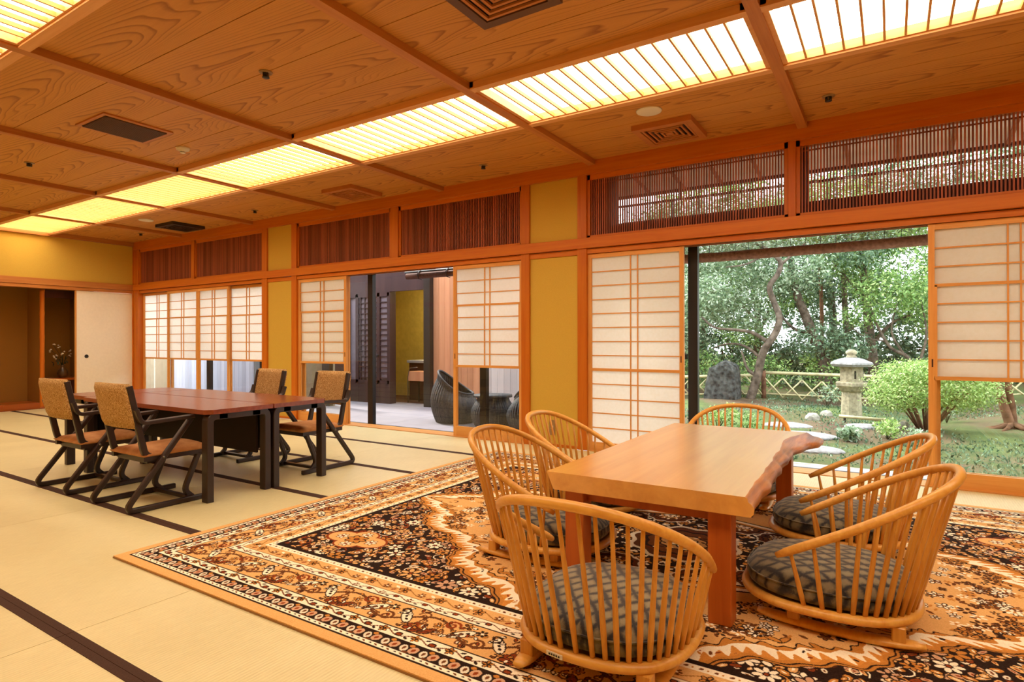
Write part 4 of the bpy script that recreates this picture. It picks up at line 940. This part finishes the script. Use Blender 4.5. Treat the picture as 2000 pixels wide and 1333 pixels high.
# ------------------------------------------------------------------ garden ground
GZ = -.20
nx_, ny_ = 90, 70; vs = []; fs = []
def gz(x, y):
    base = GZ-.05*math.exp(-((y-8)/1.2)**2)+.05*math.sin(x*.9+y*.3)*min(1, max(0, (y-8)/3))+.03*math.sin(x*2.3-y*1.7)*min(1, max(0, (y-8)/3))
    base += .25*max(0, min(1, (x-.6)/2.5))*max(0, min(1, (y-9.5)/3)) + .02*max(0, y-14)
    return base
for j in range(ny_+1):
    for i in range(nx_+1):
        x = -14+i*.31; y = 7.1+(j/ny_)**1.5*32; vs.append((x, y, gz(x, y)))
for j in range(ny_):
    for i in range(nx_): q_ = j*(nx_+1)+i; fs.append((q_, q_+1, q_+nx_+2, q_+nx_+1))
gr = MB().add(vs, fs, True).build('ground', 'ground', kind='structure')
st = empty('garden_step', kind='structure'); box('edge_kerb', 'concrete', -2.9, 4.4, W+.36, 6.15, -.3, -.05, st); box('apron', 'stone', -2.9, 4.4, 6.15, 7.12, -.3, -.21, st)
def rock(name, x, y, sx, sy, sz, lab, mat='stone', zoff=0, sub=3, cat='rock', group=None, rough=.22, boxy=False):
    bm = bmesh.new(); bmesh.ops.create_icosphere(bm, subdivisions=sub, radius=1); rs = np.random.RandomState(int(abs(x*100)+y*10))
    ks = [(rs.normal(size=3), rs.uniform(0, 6), rs.uniform(1.2, 3.2)) for _ in range(7)]
    for v in bm.verts:
        d = v.co.normalized(); f = 1+sum(math.sin(d.dot(Vector(kk))*fr+ph) for kk, ph, fr in ks)*rough/5
        if boxy: m_ = max(abs(d.x), abs(d.y), abs(d.z)); d = d.lerp(d/m_*.86, .6); f = 1+(f-1)*.7; d.x *= 1-.16*max(0, d.z); d.x += .10*max(0, d.z)
        v.co = Vector((d.x*sx*f, d.y*sy*f, max(-.25, d.z)*sz*f))
    me = bpy.data.meshes.new(name); bm.to_mesh(me); bm.free(); me.materials.append(M[mat]); o = bpy.data.objects.new(name, me); COL.objects.link(o); o.location = (x, y, gz(x, y)+zoff)
    return setp(o, lab, cat, group)
rock('boulder', -3.10, 13.4, .40, .34, .86, 'tall dark standing boulder left of the twisting tree', 'boulder', .02, 4, rough=.12, boxy=True)
for x, y, sx, sy, lab in ((-1.0, 9.05, .42, .25, 'flat pale stepping stone behind the far end of the table'), (-.82, 8.2, .34, .22, 'flat stepping stone nearest the opening'), (-1.35, 9.9, .36, .22, 'flat stepping stone farther along the path'), (-.35, 10.2, .26, .18, 'small flat stone before the lantern')):
    rock('stepping_stone', x, y, sx, sy, .06, lab, 'lantern_cap', .0, 3, 'stepping stone', 'garden stepping stones', .08)
for x, y, s, lab in ((-1.1, 10.9, .12, 'small dark stone left of the lantern'), (.15, 10.6, .10, 'small stone under the clipped bush'), (-.95, 11.6, .10, 'small round stone behind the stone lantern path')): rock('garden_stone', x, y, s, s*.8, s, lab, 'stone', 0, 2, 'rock', 'small garden stones')
# stone lantern
lx, ly = -.595, 12.01; e = empty('stone_lantern', (lx, ly, gz(lx, ly)-.02), R(12), label='grey octagonal stone lantern in the garden', cat='lantern')
def octp(prof, nm, mat, seg=8, **k):
    o = MB().lathe(prof, seg=seg).build(nm, mat, e); o.rotation_euler = (0, 0, R(22.5)); return o
octp([(.17, 0), (.165, .10), (.155, .42), (.165, .44)], 'pillar', 'stone2')
octp([(.17, .44), (.20, .46), (.25, .52), (.275, .545), (.275, .60), (.24, .61)], 'platform', 'stone2', 6)
octp([(.20, .61), (.20, .86), (.21, .88)], 'fire_box', 'stone2', 6)
for a in (-90, -30): 
    o = MB().box(-.045, .045, -.006, .006, .67, .81).build('window_recess', 'black', e); o.location = (math.cos(R(a))*.175, math.sin(R(a))*.175, 0); o.rotation_euler = (0, 0, R(a+90))
octp([(.20, .875), (.34, .885), (.375, .925), (.36, .955), (.24, 1.005), (.12, 1.035), (.10, 1.04)], 'roof', 'lantern_cap', 6)
octp([(.075, 1.03), (.085, 1.06), (.06, 1.08), (.085, 1.10), (.09, 1.14), (.05, 1.175), (0, 1.18)], 'finial', 'stone2', 12)
# bamboo fence
e = empty('bamboo_fence', (0, 0, 0), label='low bamboo lattice fence crossing the back of the garden', cat='fence')
fp = [(-7.4, 13.4), (-4.6, 13.5), (-2.35, 13.9), (.6, 14.6), (3.0, 15.0)]
for (xa, ya), (xb, yb) in zip(fp[:-1], fp[1:]):
    ln = math.hypot(xb-xa, yb-ya); ux, uy = (xb-xa)/ln, (yb-ya)/ln; up_ = .06 if xa > -3 else 0
    def q(t, z, off=0): return (xa+ux*t-uy*off, ya+uy*t+ux*off, gz(xa+ux*t, ya+uy*t)+z)
    MB().tube([q(0, .50+up_), q(ln, .50+up_)], .034, 8).build('top_pole', 'bamboo', e); MB().tube([q(0, .10), q(ln, .10)], .018, 6).build('low_pole', 'bamboo', e)
    MB().tube([q(0, -.1), q(0, .54+up_)], .05, 8).build('post', 'bark_red', e)
    n = int(ln/.36)
    for k in range(n):
        t = k*ln/n; MB().tube([q(t, .05, .02), q(t+ln/n, .47, .02)], .017, 6).build('lattice_cane', 'bamboo', e); MB().tube([q(t+ln/n, .05, -.02), q(t, .47, -.02)], .017, 6).build('lattice_cane', 'bamboo', e)
e = empty('bamboo_pole', (-.42, 11.0, gz(-.42, 11)+.10), label='short bamboo pole lying on two stubs before the stone lantern', cat='pole')
MB().tube([(-.30, 0, 0), (.34, -.02, -.02)], .026, 10).build('cane', 'bamboo', e)
for x in (-.22, .25): MB().tube([(x, 0, -.12), (x, 0, -.01)], .018, 8).build('stub', 'bark_tree', e)
# ------------------------------------------------------------------ plants
def leaves(blobs, n, size, seed, flat_=.5, surf=.55):
    rs = np.random.RandomState(seed); B = np.array(blobs, float); vol = (B[:, 3]*B[:, 4]*B[:, 5])**(2/3); pick = rs.choice(len(B), n, p=vol/vol.sum())
    d = rs.normal(size=(n, 3)); d /= np.linalg.norm(d, axis=1)[:, None]; rad = (surf+(1-surf)*rs.rand(n))[:, None]*(1+.12*rs.normal(size=(n, 1)))
    c = B[pick, :3]+d*rad*B[pick, 3:6]
    nrm = d*.6+rs.normal(size=(n, 3))*.6+np.array([0, -.15, flat_]); nrm /= np.linalg.norm(nrm, axis=1)[:, None]
    t = np.cross(nrm, rs.normal(size=(n, 3))); t /= np.linalg.norm(t, axis=1)[:, None]; s = np.cross(nrm, t); ln = (size*(.6+.8*rs.rand(n)))[:, None]; wd = ln*.42
    P = np.stack([c-t*ln*.5, c+s*wd*.5-t*ln*.05+nrm*ln*.06, c+t*ln*.5, c-s*wd*.5-t*ln*.05+nrm*ln*.06], 1).reshape(-1, 3)
    return P
def leaf_obj(name, P, mat, parent, origin=(0, 0, 0)):
    n = len(P)//4; me = bpy.data.meshes.new(name); me.vertices.add(4*n); me.vertices.foreach_set('co', (P-np.array(origin)).ravel().astype(np.float32))
    me.loops.add(4*n); me.loops.foreach_set('vertex_index', np.arange(4*n, dtype=np.int32)); me.polygons.add(n); me.polygons.foreach_set('loop_start', np.arange(0, 4*n, 4, dtype=np.int32)); me.polygons.foreach_set('loop_total', np.full(n, 4, np.int32))
    me.update(calc_edges=True); me.materials.append(M[mat]); o = bpy.data.objects.new(name, me); COL.objects.link(o); o.parent = parent; return o
def branch_pts(pts, k=4, jit=.0, rs=None):
    # Catmull-Rom smoothing
    P = [Vector(p) for p in pts]; P = [P[0]*2-P[1]]+P+[P[-1]*2-P[-2]]; out = []
    for i in range(1, len(P)-2):
        for j in range(k):
            t = j/k; a, b, c_, d = P[i-1], P[i], P[i+1], P[i+2]
            out.append(.5*((2*b)+(-a+c_)*t+(2*a-5*b+4*c_-d)*t*t+(-a+3*b-3*c_+d)*t**3))
    out.append(P[-2]); return out
def tree(name, x, y, trunk, branches, blobs, nleaf, size, mat, lab, seed, bark='bark_tree', cat='tree', group='trees of the garden'):
    z = gz(x, y); e = empty(name, (x, y, z-.05), label=lab, cat=cat, group=group)
    pts, r0, r1 = trunk; P = branch_pts(pts); MB().tube(P, [r0+(r1-r0)*(i/(len(P)-1))**.8 for i in range(len(P))], 9).build('trunk', bark, e)
    for bp, a, b in branches:
        P = branch_pts(bp); MB().tube(P, [a+(b-a)*i/(len(P)-1) for i in range(len(P))], 6).build('branch', bark, e)
    leaf_obj('foliage', leaves(blobs, nleaf, size, seed), mat, e)
    return e
# helper turning positions on a plane y = const into local trunk points
def loc(x0, y0, l): z0 = gz(x0, y0)-.05; return [(x-x0, y-y0, z-z0) for x, y, z in l]
#--TREES--
X, Y = -2.6, 13.6
tree('twisting_tree', X, Y, (loc(X, Y, [(-2.61, 13.6, -.25), (-2.44, 13.6, .3), (-2.36, 13.6, .69), (-2.26, 13.55, .96), (-2.06, 13.6, 1.29), (-1.99, 13.6, 1.61), (-2.11, 13.7, 1.94), (-2.18, 13.6, 2.26), (-2.01, 13.6, 2.53), (-1.97, 13.6, 2.79), (-2.2, 13.6, 3.02), (-2.46, 13.6, 3.26), (-2.5, 13.6, 3.7)]), .10, .035),
     [(loc(X, Y, [(-2.21, 13.6, 1.09), (-2.52, 13.5, 1.29), (-2.83, 13.4, 1.35), (-3.27, 13.4, 1.41), (-3.55, 13.4, 1.65)]), .05, .02), (loc(X, Y, [(-1.99, 13.6, 2.69), (-1.76, 13.6, 2.88), (-1.5, 13.6, 3.12)]), .035, .015),
      (loc(X, Y, [(-2.36, 13.6, .75), (-2.7, 13.7, 1.0), (-3.05, 13.7, 1.05), (-3.4, 13.8, .95)]), .035, .012), (loc(X, Y, [(-2.16, 13.6, 3.0), (-2.6, 13.4, 2.75), (-3.0, 13.3, 2.7)]), .03, .012), (loc(X, Y, [(-2.4, 13.6, .35), (-2.62, 13.6, .5), (-2.75, 13.6, .9)]), .05, .02)],
     [(-.9, .6, 2.6, 1.2, .6, .8), (-1.6, .3, 2.0, .9, .6, .6), (.5, .8, 3.0, 1.1, .6, .7), (-.9, .5, 3.5, 1.3, .8, .7), (-.4, .9, 1.9, .9, .4, .5), (-2.0, .4, 1.3, .7, .6, .5), (-.9, -.3, 2.4, .6, .2, .35), (-.2, -.1, 3.35, .7, .3, .3)], 17000, .085, 'leaf_a', 'twisting grey-trunked tree with pale leaves behind the bamboo fence', 3)
X, Y = -1.25, 15.0
tree('leaning_tree', X, Y, (loc(X, Y, [(-1.25, 15, -.3), (-1.25, 15, .27), (-1.29, 15, .72), (-1.47, 15, 1.18), (-1.68, 15, 1.77), (-1.84, 15, 2.24), (-2.0, 15, 3.2)]), .17, .07),
     [(loc(X, Y, [(-1.26, 15, .6), (-1.05, 15, 1.1), (-.7, 15, 1.4)]), .05, .02), (loc(X, Y, [(-1.5, 15, 1.3), (-1.9, 15, 1.4), (-2.3, 15, 1.9)]), .05, .02)],
     [(-.1, 0, 1.35, .75, .6, .45), (-.8, .2, 3.0, .9, .7, .8), (.6, 0, 3.5, .8, .7, .6), (.5, -.1, 1.25, .5, .5, .35)], 8500, .08, 'leaf_d', 'leaning dark tree with a stout forked trunk behind the fence', 4)
X, Y = -1.45, 16.2
tree('slim_tree', X, Y, (loc(X, Y, [(-1.42, 16.2, -.2), (-1.42, 16.2, 1.43), (-1.44, 16.2, 2.41), (-1.48, 16.2, 3.15), (-1.5, 16.2, 4.4)]), .05, .035), [(loc(X, Y, [(-1.46, 16.2, 3.0), (-1.1, 16.2, 3.5), (-.8, 16.2, 3.9)]), .03, .012)],
     [(.2, 0, 4.6, 1.2, 1, .8), (-1.0, .4, 4.4, 1, 1, .7)], 5000, .09, 'leaf_c', 'slim straight pinkish trunk rising through the middle of the view', 5, 'bark_red')
X, Y = -.3, 16.0
tree('broad_tree', X, Y, (loc(X, Y, [(-.29, 16, -.1), (-.38, 16, .83), (-.46, 16, 1.65), (-.51, 16, 2.36), (-.61, 16, 3.2)]), .13, .07),
     [(loc(X, Y, [(-.4, 16, 1.0), (0, 16, 1.5), (.4, 16, 1.7)]), .05, .02), (loc(X, Y, [(-.48, 16, 2.0), (-.9, 16, 2.6), (-1.2, 16, 3.0)]), .04, .015)],
     [(.3, .1, 3.0, 1.3, .9, .8), (-.6, 0, 3.6, 1.0, .8, .7), (1.2, .2, 2.1, .9, .7, .7), (.4, -.2, 3.9, 1.2, .8, .6)], 11000, .09, 'leaf_b', 'broad green tree behind the stone lantern with a straight dark trunk', 6)
X, Y = .35, 14.8
tree('arching_shrub_tree', X, Y, (loc(X, Y, [(.45, 14.8, .1), (.3, 14.8, .74), (-.01, 14.8, .96), (-.24, 14.8, 1.4), (-.42, 14.8, 1.95)]), .05, .02),
     [(loc(X, Y, [(.2, 14.8, .85), (.0, 14.8, 1.3), (.1, 14.8, 1.9)]), .03, .012), (loc(X, Y, [(.4, 14.8, .4), (.6, 14.8, 1.2), (.5, 14.8, 2.0)]), .035, .012), (loc(X, Y, [(-.1, 14.8, 1.1), (-.5, 14.8, 1.2), (-.9, 14.8, 1.6)]), .02, .008)],
     [(-.4, 0, 2.4, .8, .6, .5), (.4, 0, 2.3, .7, .6, .6), (-.9, 0, 1.9, .5, .4, .3)], 4200, .075, 'leaf_b', 'thin arching branches of a small tree above the clipped bush', 7)
X, Y = -.95, 17.4
tree('far_tree', X, Y, (loc(X, Y, [(-.93, 17.4, -.1), (-.93, 17.4, .7), (-.98, 17.4, 1.5), (-1.04, 17.4, 2.9)]), .11, .06), [], [(0, 0, 3.9, 1.2, 1, .8), (-.6, 0, .9, .5, .4, .4)], 4200, .1, 'leaf_c', 'far bright tree seen between the leaning tree and the broad one', 8)
for i, (x, y, h, mt, n, lab) in enumerate(((-4.6, 15.5, 4.2, 'leaf_a', 9000, 'pale bushy tree at the left edge of the garden opening'), (-6.6, 15.0, 4.2, 'leaf_d', 4500, 'dark tree left of the garden opening'), (1.9, 17.0, 4.2, 'leaf_b', 6500, 'green tree beyond the right-hand screen'), (4.0, 16.0, 4.4, 'leaf_d', 4500, 'dark tree farthest right in the garden'), (-3.2, 17.5, 4.6, 'leaf_b', 9000, 'green tree behind the twisting tree'), (6.4, 14.5, 4.4, 'leaf_b', 3500, 'green tree outside the frame at right'))):
    e = tree('background_tree', x, y, ([(0, 0, 0), (.1, 0, h*.35), (-.05, .05, h*.7), (.1, 0, h*.95)], .11, .05), [([(.08, 0, h*.3), (.5, -.1, h*.5), (.8, -.1, h*.65)], .05, .02), ([(0, 0, h*.4), (-.5, 0, h*.55), (-.7, 0, h*.8)], .05, .02)],
         [(0, 0, h*.75, 1.3, 1, .9), (.7, -.2, h*.55, .9, .7, .6), (-.7, -.2, h*.6, .9, .7, .7), (.2, 0, h*1.0, 1.2, .9, .7), (-.2, -.1, h*.32, .8, .6, .45)], n, .09, mt, lab, 20+i)
# hedge mass behind the fence
e = empty('hedge', (-1.5, 18.5, -.2), label='dense low hedge of mixed shrubs filling the space behind the fence', cat='hedge')
hb = [(-7+k*.92+rng.uniform(-.3, .3), rng.uniform(-.6, .6), zz+rng.uniform(-.25, .25), .8, .6, .62) for zz in (.7, 1.6, 2.5) for k in range(12) if not (zz > 1.2 and k in (6, 7) and zz < 2.3)]+[(-5+k*1.05+rng.uniform(-.3, .3), rng.uniform(-.8, .8), rng.uniform(.4, 1.1), .8, .7, rng.uniform(.5, .9)) for k in range(11)]
leaf_obj('foliage', leaves(hb, 38000, .13, 41), 'leaf_d', e)['kind'] = 'stuff'
for k, (hx, hy, hz, *_) in enumerate(hb[::3]): MB().tube([(hx, hy, 0), (hx+.05, hy, hz)], .03, 5).build('stem', 'bark_tree', e)
e = empty('hedge', (-2.8, 14.4, -.2), label='loose shrubs right behind the bamboo fence under the twisting tree', cat='hedge')
leaf_obj('foliage', leaves([(-1.2, 0, .7, .8, .4, .5), (.3, .2, .6, .7, .4, .45), (1.6, .5, .5, .6, .3, .35), (-2.4, 0, .9, .8, .5, .6), (3.4, 1.1, .5, .7, .4, .4)], 6500, .075, 42), 'leaf_b', e)
for q_ in ((-1.2, 0), (.3, .2), (1.6, .5), (-2.4, 0)): MB().tube([(q_[0], q_[1], 0), (q_[0], q_[1], .6)], .025, 5).build('stem', 'bark_tree', e)
for i, (x, y, mt, lab) in enumerate(((-5.2, 19.5, 'leaf_b', 'tall green tree far behind at left, its crown seen through the transom'), (-1.6, 20.5, 'leaf_d', 'tall dark tree far behind the middle of the garden'), (1.6, 19.8, 'leaf_a', 'tall pale tree far behind at right, its crown seen through the transom'))):
    tree('tall_tree', x, y, ([(0, 0, 0), (.1, 0, 2), (-.1, 0, 4.2), (0, 0, 6.4)], .15, .06), [([(.05, 0, 3.4), (.8, 0, 4.6), (1.3, 0, 5.4)], .07, .02), ([(0, 0, 3.8), (-.8, 0, 4.8), (-1.2, 0, 5.8)], .07, .02)],
         [(0, 0, 5.6, 1.9, 1.2, 1.1), (1.3, 0, 4.6, 1.3, 1, .8), (-1.3, 0, 4.8, 1.3, 1, .9), (.4, 0, 3.2, 1.4, 1, .7), (-.8, 0, 2.2, 1.1, .8, .7), (1.2, 0, 6.4, 1.0, .8, .7)], 11000, .13, mt, lab, 90+i)
# clipped bush right of the lantern
X, Y = .42, 10.5; e = empty('clipped_bush', (X, Y, gz(X, Y)-.02), label='large rounded light green bush between the stone lantern and the right screen', cat='bush')
leaf_obj('foliage', leaves([(0, 0, .66, .78, .6, .34), (-.36, -.1, .50, .42, .4, .22), (.4, .1, .62, .5, .5, .32), (.1, -.2, .9, .45, .4, .16), (-.15, .1, .85, .5, .4, .2)], 15000, .042, 51, .9, .7), 'leaf_c', e)
for k in range(22):
    a = rng.uniform(0, 6.28); rr_ = rng.uniform(.25, .6); MB().tube([(math.cos(a)*.07, math.sin(a)*.07, 0), (math.cos(a)*rr_*.5, math.sin(a)*rr_*.4, .28), (math.cos(a)*rr_, math.sin(a)*rr_*.7, .62)], [.016, .011, .006], 5).build('stem', 'bark_red', e)
# two-stemmed tree seen through the right glass
X, Y = 1.5, 11.4; gzz = gz(X, Y)
e = tree('forked_tree', X, Y, ([(0, 0, 0), (-.06, 0, .25), (-.16, 0, .62), (-.27, 0, 1.1), (-.4, 0, 2.2)], .07, .045), [([(.03, .05, .02), (.0, .05, .4), (-.04, .05, .8), (0, .1, 2.2)], .055, .04)], [(-.3, 0, 3.0, 1.1, 1, .8), (.6, .2, 3.2, .9, .8, .7)], 2600, .08, 'leaf_b', 'forked tree with spreading roots seen through the lower glass at the right edge', 61, 'bark_red')
for a in (-2.6, -2.0, -.9, -.2, 3.3, 2.2): MB().tube([(0, 0, .12), (math.cos(a)*.16, math.sin(a)*.16, .06), (math.cos(a)*.38, math.sin(a)*.34, .02)], [.05, .03, .012], 6).build('root', 'bark_red', e)
# small plants
def plant(name, x, y, n, h, sp, lab, mt, leafn, seed, ls=.05):
    e = empty(name, (x, y, gz(x, y)-.01), label=lab, cat='plant', group='small garden plants'); rs = np.random.RandomState(seed); bl = []
    for k in range(n):
        a = rs.uniform(0, 6.28); r_ = rs.uniform(.1, 1)*sp; hh = h*rs.uniform(.6, 1); MB().tube([(0, 0, 0), (math.cos(a)*r_*.4, math.sin(a)*r_*.4, hh*.6), (math.cos(a)*r_, math.sin(a)*r_, hh)], .004, 4).build('stem', 'leaf_dark', e); bl.append((math.cos(a)*r_, math.sin(a)*r_, hh, .09, .09, .06)); bl.append((math.cos(a)*r_*.6, math.sin(a)*r_*.6, hh*.6, .07, .07, .06))
    leaf_obj('foliage', leaves(bl, leafn, ls, seed), mt, e)
plant('leafy_plant', -.05, 9.35, 9, .24, .24, 'leafy green plants below the clipped bush', 'leaf_c', 420, 71)
plant('leafy_plant', .35, 9.15, 9, .2, .22, 'blue-green plants beside the lower edge of the clipped bush', 'leaf_a', 380, 72)
plant('grass_tuft', -.45, 9.0, 8, .16, .2, 'pale tuft of long leaves before the bamboo pole', 'leaf_a', 300, 73, .08)
plant('leafy_plant', -1.05, 12.9, 7, .4, .3, 'small shrub beside the lantern under the leaning tree', 'leaf_a', 420, 74)
plant('flowering_weed', -2.2, 9.2, 12, .34, .4, 'green weeds with pale tips seen through the far end chair', 'leaf_c', 700, 75, .045)
plant('flowering_weed', -1.75, 8.9, 10, .30, .35, 'second clump of green weeds behind the far end chair', 'leaf_b', 520, 76, .045)
plant('leafy_plant', 1.95, 11.0, 8, .34, .3, 'low green plant at the right edge beside the forked tree', 'leaf_b', 420, 77)
plant('leafy_plant', .75, 11.9, 10, .5, .35, 'brownish twiggy shrub behind the lower right glass', 'leaf_a', 260, 78)
# grass and moss fuzz, nobody could count it
rs = np.random.RandomState(9); n = 13000
gx = rs.uniform(-4.5, 3.2, n); gy = 7.3+rs.rand(n)**1.2*7.2; msk = np.sin(gx*1.7+gy*.8)+np.sin(gx*.9-gy*1.5+2)+.5*rs.normal(size=n) > -.3
gx, gy = gx[msk], gy[msk]; n = len(gx); gz_ = np.array([gz(a, b) for a, b in zip(gx, gy)]); an = rs.uniform(0, 6.28, n); hh = rs.uniform(.015, .05, n); wd = .008+.006*rs.rand(n)
P_ = np.stack([np.stack([gx-np.cos(an)*wd, gy-np.sin(an)*wd, gz_], 1), np.stack([gx+np.cos(an)*wd, gy+np.sin(an)*wd, gz_], 1), np.stack([gx+rs.normal(0, .02, n), gy+rs.normal(0, .02, n), gz_+hh], 1), np.stack([gx-np.cos(an)*wd*.2, gy-np.sin(an)*wd*.2, gz_+hh*.6], 1)], 1).reshape(-1, 3)
g = leaf_obj('grass', P_, 'leaf_d', None); setp(g, 'short moss and grass growing over the garden ground', 'grass', kind='stuff')
